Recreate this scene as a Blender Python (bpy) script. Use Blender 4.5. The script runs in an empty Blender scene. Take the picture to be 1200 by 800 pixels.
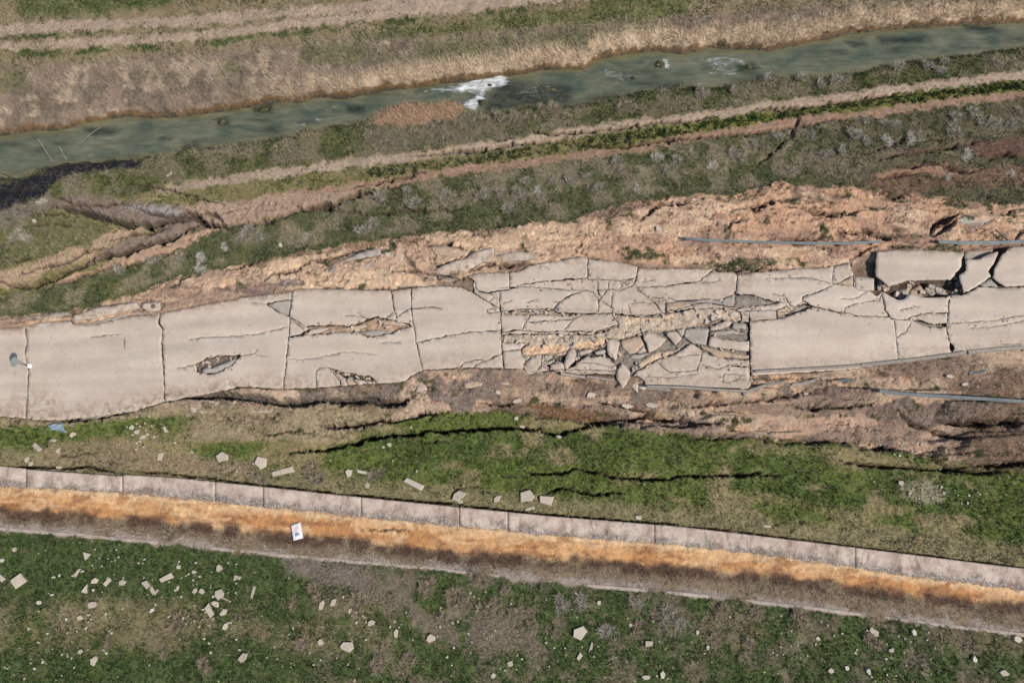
import bpy, math, random
import numpy as np
from mathutils import Vector, Euler
from mathutils.geometry import delaunay_2d_cdt

# ------------------------------------------------------------------ camera, sky, sun, exposure
S = bpy.context.scene
C = S.collection
TILT = math.radians(13.5)
FPX = 850.0
DIST = 65.4
CAMP = np.array([0.0, -DIST * math.sin(TILT), DIST * math.cos(TILT)])
cam = bpy.data.cameras.new('camera')
cam.sensor_width = 36.0
cam.lens = 36.0 * FPX / 1200.0
cam.clip_start = 0.5
cam.clip_end = 3000
camo = bpy.data.objects.new('camera', cam)
camo.location = CAMP
camo.rotation_euler = (TILT, 0, 0)
C.objects.link(camo)
S.camera = camo

SUN_EL = math.radians(49)
SUN_V = Vector((0.89, -0.46, 0)).normalized()
world = bpy.data.worlds.new('World')
S.world = world
world.use_nodes = True
wn = world.node_tree
wn.nodes.clear()
sky = wn.nodes.new('ShaderNodeTexSky')
sky.sky_type = 'NISHITA'
sky.sun_disc = False
sky.sun_elevation = SUN_EL
sky.sun_rotation = math.atan2(SUN_V.x, SUN_V.y)
bg = wn.nodes.new('ShaderNodeBackground')
bg.inputs[1].default_value = 0.12
wo = wn.nodes.new('ShaderNodeOutputWorld')
wn.links.new(sky.outputs[0], bg.inputs[0])
wn.links.new(bg.outputs[0], wo.inputs[0])
sl = bpy.data.lights.new('sun', 'SUN')
sl.energy = 4.0
sl.angle = math.radians(0.6)
sl.color = (1.0, 0.93, 0.85)
so = bpy.data.objects.new('sun', sl)
sd = Vector((SUN_V.x * math.cos(SUN_EL), SUN_V.y * math.cos(SUN_EL), math.sin(SUN_EL)))
so.rotation_euler = sd.to_track_quat('Z', 'Y').to_euler()
so.location = (0, 0, 40)
C.objects.link(so)
S.view_settings.view_transform = 'Standard'
S.view_settings.look = 'None'
S.view_settings.exposure = 0.42
S.view_settings.gamma = 1.0

# ------------------------------------------------------------------ maths helpers
rng = np.random.default_rng(7)
random.seed(7)
ct, st = math.cos(TILT), math.sin(TILT)


def P(px, py, z=0.0):
    """ground point seen at photo pixel (px,py), at height z"""
    a = (np.asarray(px, float) - 600) / FPX
    b = (400 - np.asarray(py, float)) / FPX
    dx, dy, dz = a, b * ct + st, b * st - ct
    t = (z - CAMP[2]) / dz
    return CAMP[0] + dx * t, CAMP[1] + dy * t


def proj(x, y, z):
    rx, ry, rz = x - CAMP[0], y - CAMP[1], z - CAMP[2]
    yc = ry * ct + rz * st
    zc = -ry * st + rz * ct
    return 600 + FPX * rx / -zc, 400 - FPX * yc / -zc


_tabs = {}


def vnoise(x, y, seed=0):
    if seed not in _tabs:
        _tabs[seed] = np.random.default_rng(1000 + seed).random((256, 256))
    T = _tabs[seed]
    xi = np.floor(x).astype(int)
    yi = np.floor(y).astype(int)
    fx = x - xi
    fy = y - yi
    fx = fx * fx * (3 - 2 * fx)
    fy = fy * fy * (3 - 2 * fy)
    a = T[xi & 255, yi & 255]
    b = T[(xi + 1) & 255, yi & 255]
    c = T[xi & 255, (yi + 1) & 255]
    d = T[(xi + 1) & 255, (yi + 1) & 255]
    return (a * (1 - fx) + b * fx) * (1 - fy) + (c * (1 - fx) + d * fx) * fy


def fbm(x, y, f=1.0, o=4, seed=0, ridge=False):
    s = 0
    amp = 1.0
    tot = 0
    for i in range(o):
        n = vnoise(x * f + 17.3 * i, y * f - 9.1 * i, seed + i)
        if ridge:
            n = 1 - abs(2 * n - 1)
        s = s + amp * n
        tot += amp
        amp *= 0.5
        f *= 2.03
    return s / tot


def sstep(a, b, x):
    t = np.clip((x - a) / (b - a), 0, 1)
    return t * t * (3 - 2 * t)


def dist_line(px, py, pts):
    """distance to polyline and signed offset (positive = below in the picture)"""
    d = np.full(px.shape, 1e9)
    side = np.zeros(px.shape)
    for (x0, y0), (x1, y1) in zip(pts[:-1], pts[1:]):
        vx, vy = x1 - x0, y1 - y0
        L = vx * vx + vy * vy + 1e-9
        t = np.clip(((px - x0) * vx + (py - y0) * vy) / L, 0, 1)
        ex, ey = px - x0 - t * vx, py - y0 - t * vy
        dd = np.hypot(ex, ey)
        cr = (vx * (py - y0) - vy * (px - x0)) * (1 if vx >= 0 else -1)
        m = dd < d
        d = np.where(m, dd, d)
        side = np.where(m, np.sign(cr), side)
    return d, side


def sdf_poly(px, py, pts):
    pts = list(pts)
    d, _ = dist_line(px, py, pts + [pts[0]])
    ins = np.zeros(px.shape, bool)
    n = len(pts)
    for i in range(n):
        x0, y0 = pts[i]
        x1, y1 = pts[(i + 1) % n]
        if y0 == y1:
            continue
        c = ((y0 > py) != (y1 > py)) & (px < (x1 - x0) * (py - y0) / (y1 - y0) + x0)
        ins ^= c
    return np.where(ins, d, -d)


def local(px, py, pts, pad):
    xs = [p[0] for p in pts]
    ys = [p[1] for p in pts]
    return np.nonzero((px > min(xs) - pad) & (px < max(xs) + pad) & (py > min(ys) - pad) & (py < max(ys) + pad))


def s2l(c):
    c = np.array(c, float) / 255
    return np.where(c <= 0.04045, c / 12.92, ((c + 0.055) / 1.055) ** 2.4)


def ALB(r, g, b, k=0.66):
    return s2l((r, g, b)) * k


# crops the picture was measured in: name -> (x0, y0, scale)
CR = dict(A=(0, 320, 4), B=(280, 280, 4), C=(460, 280, 4), D=(660, 280, 4), E=(900, 230, 4), F=(900, 380, 4),
          G=(560, 330, 5.713), H=(680, 350, 5.714), I=(980, 280, 5.4545), J=(380, 260, 5), K=(740, 300, 5),
          L=(200, 220, 4), M=(0, 0, 3), N=(400, 0, 3), O=(800, 0, 3), Q=(0, 480, 2.5), R=(400, 480, 2.5),
          T=(800, 480, 2.5), U=(0, 180, 5), V=(740, 200, 4.615), W=(940, 60, 4.615), X=(300, 430, 5),
          Y=(480, 440, 4), Z=(0, 0, 1), a=(0, 640, 8), b=(150, 640, 8), c=(40, 470, 7.48), d=(500, 550, 6.667))


def c_(k, *p):
    x0, y0, s = CR[k]
    return [(x0 + p[i] / s, y0 + p[i + 1] / s) for i in range(0, len(p), 2)]


# ------------------------------------------------------------------ object helpers
def tag(o, label=None, cat=None, group=None, kind=None):
    if label:
        o['label'] = label
    if cat:
        o['category'] = cat
    if group:
        o['group'] = group
    if kind:
        o['kind'] = kind
    return o


def link(name, me, parent=None, loc=None):
    o = bpy.data.objects.new(name, me)
    if loc is not None:
        o.location = loc
    C.objects.link(o)
    if parent:
        o.parent = parent
    return o


def empty(name, loc, rz=0):
    o = bpy.data.objects.new(name, None)
    o.empty_display_size = 0.3
    o.location = loc
    o.rotation_euler.z = rz
    C.objects.link(o)
    return o


def fast_mesh(name, verts, faces, mats, smooth=False, col=None, msk=None, mi=None):
    """verts (n,3), faces (m,k) arrays with k constant"""
    verts = np.asarray(verts, np.float32)
    faces = np.asarray(faces, np.int32)
    me = bpy.data.meshes.new(name)
    me.vertices.add(len(verts))
    me.vertices.foreach_set('co', verts.ravel())
    m, k = faces.shape
    me.loops.add(m * k)
    me.loops.foreach_set('vertex_index', faces.ravel())
    me.polygons.add(m)
    me.polygons.foreach_set('loop_start', np.arange(0, m * k, k, dtype=np.int32))
    if smooth:
        me.polygons.foreach_set('use_smooth', np.ones(m, bool))
    for a in (mats if isinstance(mats, (list, tuple)) else [mats]):
        me.materials.append(a)
    if mi is not None:
        me.polygons.foreach_set('material_index', np.asarray(mi, np.int32))
    for nm, arr in (('col', col), ('msk', msk)):
        if arr is not None:
            at = me.attributes.new(nm, 'FLOAT_COLOR', 'POINT')
            full = np.ones((len(verts), 4), np.float32)
            full[:, :3] = arr
            at.data.foreach_set('color', full.ravel())
    me.update(calc_edges=True)
    return me


def prism(pts, z0, z1, mat, name, ztop=None, bevel=0.0):
    """closed prism from a plan outline [(x,y)..] (world)"""
    n = len(pts)
    ar = sum(pts[i][0] * pts[(i + 1) % n][1] - pts[(i + 1) % n][0] * pts[i][1] for i in range(n))
    if ar < 0:
        pts = pts[::-1]
    v = [(x, y, z0) for x, y in pts] + [(x, y, z1) for x, y in pts]
    f = [tuple(range(n))[::-1], tuple(range(n, 2 * n))]
    f += [(i, (i + 1) % n, n + (i + 1) % n, n + i) for i in range(n)]
    me = bpy.data.meshes.new(name)
    me.from_pydata(v, [], f)
    me.materials.append(mat)
    return me


# ------------------------------------------------------------------ materials
class NT:
    def __init__(s, name):
        s.m = bpy.data.materials.new(name)
        s.m.use_nodes = True
        s.t = s.m.node_tree
        s.t.nodes.clear()
        s.out = s.t.nodes.new('ShaderNodeOutputMaterial')
        s.b = s.t.nodes.new('ShaderNodeBsdfPrincipled')
        s.t.links.new(s.b.outputs[0], s.out.inputs[0])
        s.b.inputs['Specular IOR Level'].default_value = 0.25

    def n(s, typ, **kw):
        nd = s.t.nodes.new('ShaderNode' + typ)
        for k, v in kw.items():
            setattr(nd, k, v)
        return nd

    def set(s, sock, v):
        if hasattr(v, 'is_linked') or isinstance(v, bpy.types.NodeSocket):
            s.t.links.new(v, sock)
        else:
            sock.default_value = v

    def pos(s, scale=(1, 1, 1)):
        g = s.n('NewGeometry')
        mp = s.n('Mapping')
        s.t.links.new(g.outputs['Position'], mp.inputs[0])
        mp.inputs['Scale'].default_value = scale
        return mp.outputs[0]

    def noise(s, vec, scale, detail=3, rough=0.55, dist=0.0):
        nd = s.n('TexNoise')
        s.t.links.new(vec, nd.inputs['Vector'])
        nd.inputs['Scale'].default_value = scale
        nd.inputs['Detail'].default_value = detail
        nd.inputs['Roughness'].default_value = rough
        nd.inputs['Distortion'].default_value = dist
        return nd.outputs[0]

    def vor(s, vec, scale, feature='F1', out='Distance'):
        nd = s.n('TexVoronoi', feature=feature)
        s.t.links.new(vec, nd.inputs['Vector'])
        nd.inputs['Scale'].default_value = scale
        return nd.outputs[out]

    def rng(s, v, a, b, c, d):
        nd = s.n('MapRange')
        s.set(nd.inputs[0], v)
        for i, k in zip((1, 2, 3, 4), (a, b, c, d)):
            s.set(nd.inputs[i], k)
        return nd.outputs[0]

    def math(s, op, a, b=0.0):
        nd = s.n('Math', operation=op)
        s.set(nd.inputs[0], a)
        s.set(nd.inputs[1], b)
        return nd.outputs[0]

    def mix(s, f, a, b, mode='MIX'):
        nd = s.n('Mix', data_type='RGBA', blend_type=mode)
        s.set(nd.inputs[0], f)
        for i, v in ((6, a), (7, b)):
            if isinstance(v, (tuple, list, np.ndarray)):
                v = tuple(v)[:3] + (1.0,)
            s.set(nd.inputs[i], v)
        return nd.outputs[2]

    def scale_col(s, col, fac):
        nd = s.n('VectorMath', operation='SCALE')
        s.t.links.new(col, nd.inputs[0])
        s.set(nd.inputs['Scale'], fac)
        return nd.outputs[0]

    def attr(s, name):
        nd = s.n('Attribute', attribute_name=name)
        return nd.outputs['Color'], nd

    def sep(s, c):
        nd = s.n('SeparateColor')
        s.t.links.new(c, nd.inputs[0])
        return nd.outputs

    def bump(s, h, strength=0.5, dist=0.1, prev=None):
        nd = s.n('Bump')
        s.set(nd.inputs['Strength'], strength)
        nd.inputs['Distance'].default_value = dist
        s.t.links.new(h, nd.inputs['Height'])
        if prev:
            s.t.links.new(prev, nd.inputs['Normal'])
        return nd.outputs[0]

    def done(s, col, rough=0.9, normal=None):
        s.set(s.b.inputs['Base Color'], col if not isinstance(col, (tuple, list, np.ndarray)) else tuple(col)[:3] + (1.0,))
        s.set(s.b.inputs['Roughness'], rough)
        if normal:
            s.t.links.new(normal, s.b.inputs['Normal'])
        return s.m


def mat_ground():
    t = NT('ground_soil')
    col, _ = t.attr('col')
    mk, _ = t.attr('msk')
    r, g, b = t.sep(mk)[0:3]
    p = t.pos()
    n1 = t.noise(p, 0.5, 4, 0.6)
    n2 = t.noise(p, 3.0, 5, 0.65, 0.4)
    n3 = t.noise(p, 14.0, 3, 0.6)
    f = t.math('MULTIPLY', t.rng(n1, 0.3, 0.7, 0.84, 1.16), t.rng(n2, 0.25, 0.75, 0.66, 1.34))
    f = t.math('MULTIPLY', f, t.rng(n3, 0.25, 0.75, 0.70, 1.30))
    c1 = t.scale_col(col, f)
    hue = t.noise(p, 1.3, 3, 0.6)
    c1 = t.mix(t.rng(hue, 0.45, 0.75, 0.0, 0.35), c1, t.scale_col(t.mix(0.5, c1, (0.30, 0.22, 0.16)), 0.9))
    # pebbles and grit, each cell its own shade
    vc = t.vor(p, 8.0, out='Color')
    vr = t.sep(vc)[0]
    vd = t.vor(p, 8.0)
    pb = t.math('MULTIPLY', t.rng(vd, 0.22, 0.40, 1.0, 0.0), t.rng(vr, 0.62, 0.80, 0.0, 1.0))
    pb = t.math('MULTIPLY', pb, r)
    c2 = t.mix(pb, c1, t.scale_col(t.mix(0.55, c1, (0.50, 0.44, 0.37)), 1.35))
    vr2 = t.sep(t.vor(p, 15.0, out='Color'))[1]
    dk = t.math('MULTIPLY', t.rng(vr2, 0.6, 0.9, 0.0, 0.55), r)
    c3 = t.mix(dk, c2, t.scale_col(c2, 0.5))
    h = t.math('ADD', t.math('MULTIPLY', n2, 0.7), t.math('MULTIPLY', n3, 0.5))
    h = t.math('ADD', h, t.math('MULTIPLY', pb, 0.35))
    nb = t.bump(h, t.math('ADD', 0.35, t.math('MULTIPLY', r, 0.45)), 0.22)
    rough = t.rng(b, 0, 1, 0.93, 0.35)
    return t.done(c3, rough, nb)


def mat_slab(name, base, k=1.0):
    t = NT(name)
    mk, _ = t.attr('msk')
    r, g, b = t.sep(mk)[0:3]
    p = t.pos()
    ps = t.pos((0.05, 1.0, 1.0))
    n1 = t.noise(p, 0.35, 4, 0.6)
    n2 = t.noise(p, 5.0, 5, 0.7)
    n3 = t.noise(p, 40.0, 2, 0.6)
    n4 = t.noise(ps, 0.9, 3, 0.5)
    f = t.math('MULTIPLY', t.rng(n1, 0.3, 0.7, 0.89, 1.08), t.rng(n2, 0.3, 0.7, 0.90, 1.09))
    f = t.math('MULTIPLY', f, t.rng(n3, 0.3, 0.7, 0.86, 1.14))
    f = t.math('MULTIPLY', f, t.rng(n4, 0.35, 0.65, 0.90, 1.06))
    c = t.scale_col(t.mix(n1, tuple(base * k), tuple(base * k * np.array([0.93, 0.99, 1.05]))), f)
    c = t.mix(t.math('MULTIPLY', b, 0.8), c, tuple(ALB(150, 148, 146) * k))
    # dirt near the margins
    nd = t.noise(p, 1.6, 5, 0.7, 0.6)
    dm = t.math('MULTIPLY', r, t.rng(nd, 0.40, 0.62, 0.0, 1.0))
    c = t.mix(dm, c, t.scale_col(t.mix(n2, tuple(ALB(112, 94, 78)), tuple(ALB(178, 152, 126))), 1.0))
    # oily tyre band and small stains
    sp = t.math('MULTIPLY', t.rng(t.noise(p, 2.2, 2, 0.5), 0.66, 0.72, 0.0, 0.5), 1.0)
    c = t.mix(sp, c, t.scale_col(c, 0.6))
    c = t.mix(t.math('MULTIPLY', g, t.rng(nd, .35, .65, .05, .38)), c, tuple(ALB(158, 148, 138) * k))
    nb = t.bump(t.math('ADD', t.math('MULTIPLY', n2, 0.6), t.math('MULTIPLY', n3, 0.4)), 0.35, 0.04)
    return t.done(c, 0.88, nb)


def mat_simple(name, base, var=0.2, scale=4.0, rough=0.85, metal=0.0, bump=0.3, second=None, bd=0.05):
    t = NT(name)
    oi = t.n('ObjectInfo')
    p = t.pos()
    n1 = t.noise(p, scale, 4, 0.6)
    n2 = t.noise(p, scale * 6, 3, 0.6)
    f = t.math('MULTIPLY', t.rng(n1, 0.3, 0.7, 1 - var, 1 + var), t.rng(n2, 0.3, 0.7, 1 - var * 0.6, 1 + var * 0.6))
    f = t.math('MULTIPLY', f, t.rng(oi.outputs['Random'], 0, 1, 0.85, 1.12))
    base = tuple(np.array(base)[:3])
    c = base if second is None else t.mix(t.rng(n1, 0.42, 0.6, 0, 1), base, tuple(second))
    if second is None:
        rgb = t.n('RGB')
        rgb.outputs[0].default_value = base + (1.0,)
        c = rgb.outputs[0]
    c = t.scale_col(c, f)
    t.b.inputs['Metallic'].default_value = metal
    return t.done(c, rough, t.bump(n2, bump, bd))


def mat_leaf(name, rough=0.8, trans=0.0):
    t = NT(name)
    col, _ = t.attr('col')
    p = t.pos()
    n = t.noise(p, 9.0, 2)
    return t.done(t.scale_col(col, t.rng(n, 0.3, 0.7, 0.8, 1.2)), rough)


def mat_water():
    t = NT('river_water')
    mk, _ = t.attr('msk')
    foam, dark, sh = t.sep(mk)[0:3]
    p = t.pos((0.55, 1.0, 1.0))
    n1 = t.noise(p, 0.5, 4, 0.6, 0.5)
    n2 = t.noise(p, 2.2, 4, 0.65, 1.0)
    n3 = t.noise(p, 7.0, 3, 0.6, 0.8)
    c = t.mix(t.rng(n1, 0.35, 0.65, 0, 1), tuple(ALB(80, 90, 76)), tuple(ALB(118, 118, 96)))
    c = t.mix(t.rng(sh, 0, 1, 0, 0.75), c, tuple(ALB(118, 108, 74)))
    c = t.mix(t.math('MULTIPLY', dark, t.rng(n2, 0.35, 0.55, 0.5, 1.0)), c, tuple(ALB(26, 32, 28)))
    sp = t.noise(t.pos((0.45, 1.5, 1.0)), 1.3, 6, 0.70, 1.2)
    c = t.scale_col(c, t.rng(t.noise(t.pos((0.3, 1.6, 1.0)), 1.6, 4, .7, .8), .3, .7, .72, 1.22))
    lim = t.rng(foam, 0, 1, 0.68, 0.30)
    ff = t.rng(t.math('SUBTRACT', sp, lim), 0.0, 0.40, 0.0, .9)
    ff = t.math('MULTIPLY', ff, t.rng(foam, 0.02, 0.2, 0, 1))
    c = t.mix(ff, c, (0.72, 0.75, 0.75))
    t.b.inputs['Specular IOR Level'].default_value = 0.2
    nb = t.bump(t.math('ADD', n2, t.math('MULTIPLY', n3, 0.6)), 0.5, 0.12)
    return t.done(c, t.rng(ff, 0, 1, 0.12, 0.7), nb)


M = {}
M['ground'] = mat_ground()
M['slab'] = mat_slab('pale_pavement', ALB(210, 190, 169, 0.62))
M['slab_grey'] = mat_slab('grey_pavement', ALB(180, 168, 154, 0.64))
M['slab_clay'] = mat_slab('dusty_pavement', ALB(200, 172, 144, 0.64))
M['slab_side'] = mat_simple('broken_pavement_edge', ALB(104, 94, 84), 0.35, 9, bump=0.8, bd=0.08)
M['stone'] = mat_simple('pale_stone', ALB(205, 192, 174, 0.62), 0.16, 3, second=ALB(186, 170, 150, 0.62))
M['chip'] = mat_simple('white_stone_chip', ALB(196, 190, 168, 0.64), 0.2, 5)
M['clod'] = mat_leaf('soil_clod', 0.95)
M['concrete'] = mat_simple('wall_concrete', ALB(196, 182, 168), 0.2, 1.6, second=ALB(172, 156, 142), bump=0.5)
M['kerb'] = mat_simple('kerb_concrete', ALB(160, 150, 138, .62), 0.25, 3, bump=.6)
M['galv'] = mat_simple('galvanised_steel', ALB(138, 146, 146, 0.55), 0.25, 2, rough=0.7, metal=0.1, bump=0.2)
M['galv_dark'] = mat_simple('dull_steel', ALB(96, 106, 108), 0.15, 3, rough=0.5, metal=0.4, bump=0.1)
M['leaf'] = mat_leaf('grass_blade')
M['twig'] = mat_leaf('dry_twig', 0.9)
M['water'] = mat_water()
M['reed'] = mat_leaf('dry_reed', 0.9)

# ------------------------------------------------------------------ measured bands (photo pixels)


def curve(*p):
    xs = np.array(p[0::2], float)
    ys = np.array(p[1::2], float)
    s0 = (ys[min(3, len(ys) - 1)] - ys[0]) / (xs[min(3, len(xs) - 1)] - xs[0])
    s1 = (ys[-1] - ys[max(-4, -len(ys))]) / (xs[-1] - xs[max(-4, -len(xs))])
    xs = np.concatenate([[xs[0] - 300], xs, [xs[-1] + 300]])
    ys = np.concatenate([[ys[0] - 300 * s0], ys, [ys[-1] + 300 * s1]])
    return lambda x: np.interp(x, xs, ys)


RUT_A1 = curve(0, 34, 200, 26, 400, 10, 560, -2, 700, -14)
RUT_A2 = curve(0, 55, 200, 45, 400, 23, 520, 12, 640, -1, 760, -12)
REED_TOP = curve(0, 80, 200, 66, 400, 48, 560, 42, 700, 30, 800, 22, 1000, 4, 1200, -20)
RIV_N = curve(0, 158, 33, 152, 67, 152, 97, 143, 147, 135, 187, 137, 233, 133, 287, 125, 320, 118, 350, 120, 367, 113,
              407, 114, 450, 105, 500, 100, 540, 95, 587, 88, 617, 85, 633, 80, 683, 80, 700, 68, 733, 63, 767, 58,
              800, 62, 833, 55, 900, 58, 933, 52, 1000, 38, 1067, 32, 1133, 28, 1200, 25)
RIV_S = curve(0, 207, 25, 208, 50, 198, 80, 191, 117, 190, 167, 185, 200, 180, 233, 174, 287, 168, 317, 163, 347, 160,
              353, 152, 400, 147, 433, 141, 453, 128, 480, 122, 533, 120, 550, 133, 587, 132, 617, 125, 660, 124,
              700, 120, 720, 115, 753, 108, 800, 103, 843, 102, 900, 91, 967, 90, 1000, 87, 1033, 78, 1100, 68,
              1167, 60, 1200, 55)
RUT_B1 = curve(0, 262, 90, 246, 150, 234, 233, 216, 367, 197, 500, 181, 600, 168, 683, 153, 800, 140, 900, 125,
               967, 117, 1033, 107, 1133, 95, 1200, 88)
RUT_B2 = curve(0, 345, 60, 328, 110, 314, 160, 298, 212, 276, 265, 243, 333, 230, 400, 222, 500, 206, 600, 193, 700, 180, 800, 163,
               933, 143, 1033, 131, 1133, 118, 1200, 111)
SOIL_N = curve(0, 372, 80, 366, 120, 356, 160, 345, 185, 336, 217, 325, 257, 315, 307, 305, 375, 292, 437, 282,
               500, 276, 586, 268, 640, 262, 667, 260, 693, 249, 740, 239, 816, 228, 861, 230, 909, 215, 957, 220,
               1000, 221, 1040, 226, 1100, 232, 1140, 236, 1200, 240)
ROAD_N = curve(0, 385, 30, 383, 82, 375, 150, 371, 187, 367, 235, 357, 275, 351, 342, 342, 385, 339, 455, 340, 512, 334,
               565, 321, 620, 311, 690, 302, 747, 312, 860, 319, 968, 313, 1000, 306, 1030, 294, 1130, 294, 1200, 290)
ROAD_S = curve(0, 488, 60, 493, 120, 487, 190, 470, 250, 460, 327, 455, 415, 450, 480, 444, 496, 432, 613, 432,
               657, 437, 737, 452, 756, 452, 875, 456, 881, 438, 1002, 430, 1090, 418, 1200, 407)
SOIL_S = curve(0, 500, 100, 495, 200, 486, 300, 505, 400, 512, 440, 500, 480, 489, 527, 482, 592, 482, 640, 489,
               692, 495, 730, 500, 800, 508, 900, 514, 1000, 522, 1060, 530, 1120, 542, 1200, 552)
WALL_T = curve(0, 545, 30, 548, 142, 556, 200, 559, 308, 570, 400, 580, 538, 594, 640, 604, 800, 617, 960, 636, 1200, 666)
WALL_B = curve(0, 569, 160, 578, 400, 602, 540, 616, 640, 626, 800, 638, 920, 652, 1080, 676, 1200, 690)
OR_B = curve(0, 598, 200, 612, 344, 630, 400, 632, 540, 650, 640, 655, 800, 668, 920, 677, 1048, 696, 1200, 712)
EDGE = curve(0, 622, 120, 632, 240, 644, 360, 656, 500, 668, 640, 684, 800, 698, 960, 716, 1080, 732, 1200, 746)

BANDS = [(lambda x: 0 * x - 90, -0.5), (RUT_A1, -0.5), (RUT_A2, -0.5), (REED_TOP, -0.7),
         (lambda x: RIV_N(x) - 22, -1.35), (lambda x: RIV_N(x) - 5, -1.85), (lambda x: RIV_N(x) + .5, -2.36), (lambda x: RIV_N(x) + 10, -3.0),
         (lambda x: RIV_S(x) - 10, -3.0), (lambda x: RIV_S(x) - .5, -2.4), (lambda x: RIV_S(x) + 4, -1.65), (lambda x: RIV_S(x) + 18, -1.45),
         (lambda x: RUT_B1(x) - 4, -1.15), (RUT_B2, -0.95), (lambda x: SOIL_N(x) - 6, -0.45),
         (lambda x: SOIL_N(x) + 10, 0.0), (lambda x: ROAD_N(x) - 8, 0.1), (lambda x: ROAD_N(x) + 2, 0.02),
         (lambda x: ROAD_S(x) - 3, 0.0), (lambda x: ROAD_S(x) + 12, -0.4), (lambda x: SOIL_S(x) + 3, -0.85),
         (lambda x: WALL_T(x) - 10, -1.15), (lambda x: WALL_T(x) + 1, -1.38), (lambda x: WALL_B(x) - 4, -1.60), (lambda x: WALL_B(x) + 1, -1.40),
         (lambda x: OR_B(x) - 4, -1.72), (lambda x: OR_B(x) + 6, -1.85), (lambda x: EDGE(x) - 7, -1.55),
         (lambda x: EDGE(x) + 3, -1.45), (lambda x: 0 * x + 900, -1.3)]


def z_band(px, py):
    ys = []
    last = None
    for f, _ in BANDS:
        y = f(px)
        if last is not None:
            y = np.maximum(y, last + 0.8)
        ys.append(y)
        last = y
    z = np.full(px.shape, BANDS[0][1], float)
    for i in range(len(BANDS) - 1):
        t = np.clip((py - ys[i]) / (ys[i + 1] - ys[i]), 0, 1)
        m = py >= ys[i]
        z = np.where(m, BANDS[i][1] + (BANDS[i + 1][1] - BANDS[i][1]) * t, z)
    return z


# ------------------------------------------------------------------ the road's outline, cuts and cracks
OUT = ([(-110, 388), (0, 385), (30, 383)] + c_('A', 180, 235, 330, 222, 345, 240, 440, 240, 520, 222, 600, 203, 690, 195, 720, 205, 750, 190,
                                             850, 170, 940, 150, 1100, 125)
       + c_('B', 0, 276, 120, 262, 250, 250, 262, 238, 420, 235, 560, 240, 700, 242, 805, 232, 930, 218, 1040, 228, 1100, 250)
       + c_('J', 880, 345, 835, 320, 900, 302)
       + c_('C', 540, 158, 600, 150, 640, 125, 760, 105, 850, 88, 905, 84, 925, 95, 1000, 100, 1100, 115, 1150, 130)
       + c_('K', 60, 72, 470, 75, 500, 95, 600, 95, 620, 110, 740, 95, 900, 80, 1140, 65, 1175, 62)
       + c_('E', 300, 330, 385, 310) + c_('I', 95, 200, 110, 240, 240, 255, 240, 330, 210, 340, 262, 365, 290, 340, 400, 390,
                                          425, 388, 480, 350, 560, 372, 700, 375, 725, 360, 800, 362, 860, 335, 905, 305,
                                          1060, 312, 1200, 310)
       + [(1310, 337), (1310, 396), (1240, 402), (1200, 407)] + c_('I', 1180, 690, 800, 730, 600, 750, 480, 764)
       + [(1052, 424), (1002, 432), (940, 436), (880, 440), (879.5, 452)]
       + c_('D', 860, 706, 700, 702, 500, 690, 385, 688, 384, 668, 350, 640, 320, 640, 250, 660, 248, 640, 200, 640) + c_('C', 1050, 632, 850, 632, 790, 622, 735, 618, 640, 635,
                                          612, 610, 520, 607, 380, 602, 145, 612, 85, 640, 60, 665)
       + c_('B', 720, 672, 540, 682, 365, 697, 190, 702, 0, 692) + c_('A', 1000, 560, 780, 600, 650, 640, 480, 670,
                                                                     300, 688, 200, 690, 120, 680, 0, 670) + [(-110, 492)])

CUTS = [
    c_('A', 915, 430, 960, 400, 1010, 388, 1130, 385, 1120, 400, 1080, 440, 1000, 475, 920, 465),
    c_('B', 300, 405, 325, 420, 290, 445, 235, 457, 340, 452, 450, 439, 550, 435, 570, 444, 630, 462, 730, 437, 770, 417, 812, 412,
       800, 395, 760, 390, 690, 372, 640, 364, 590, 383, 520, 405, 440, 402),
    c_('C', 640, 215, 740, 200, 800, 198, 955, 200, 955, 226, 900, 217, 820, 217, 760, 212),
    c_('C', 520, 340, 755, 330, 780, 347, 870, 357, 820, 360, 640, 354, 520, 352),
    c_('C', 515, 445, 700, 442, 930, 445, 1000, 428, 1055, 402, 1040, 352) + c_('D', 340, 362, 440, 360, 500, 345, 600, 325, 700, 322,
       790, 325, 835, 340, 840, 385, 800, 385, 740, 375, 690, 395, 600, 412, 500, 430, 380, 438, 290, 465, 265, 470, 210, 470)
    + c_('C', 1000, 470, 990, 500, 900, 512, 820, 520, 790, 535, 640, 548, 605, 540, 600, 515, 635, 490, 515, 488),
    c_('C', 705, 540, 800, 545, 860, 505, 1000, 500, 1010, 540, 1045, 570, 1050, 590, 1000, 556, 920, 550, 880, 570, 840, 600, 810, 617, 735, 617, 720, 580),
    c_('D', 210, 475, 290, 470, 380, 442, 500, 432, 600, 415, 690, 397, 740, 378, 870, 390, 876, 440, 878, 568, 780, 565,
       700, 550, 640, 515, 600, 490, 540, 530, 440, 570, 350, 618, 330, 640, 250, 650, 248, 600, 230, 560, 200, 500),
    c_('D', 808, 258, 880, 258, 960, 280, 1030, 295, 960, 310, 840, 318, 805, 315),
    c_('K', 960, 295, 1010, 275, 1060, 290, 1050, 300, 940, 345, 870, 355, 930, 325),
    c_('I', 480, 518, 520, 515, 610, 540, 705, 537, 705, 565, 600, 570),
    c_('I', 714, 615, 757, 700, 742, 727, 722, 690),
    c_('B', 425, 603, 470, 618, 520, 626, 575, 640, 625, 648, 645, 672, 660, 692, 635, 680, 605, 664, 560, 658, 520, 642, 505, 655, 480, 640, 455, 632),
]
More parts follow.
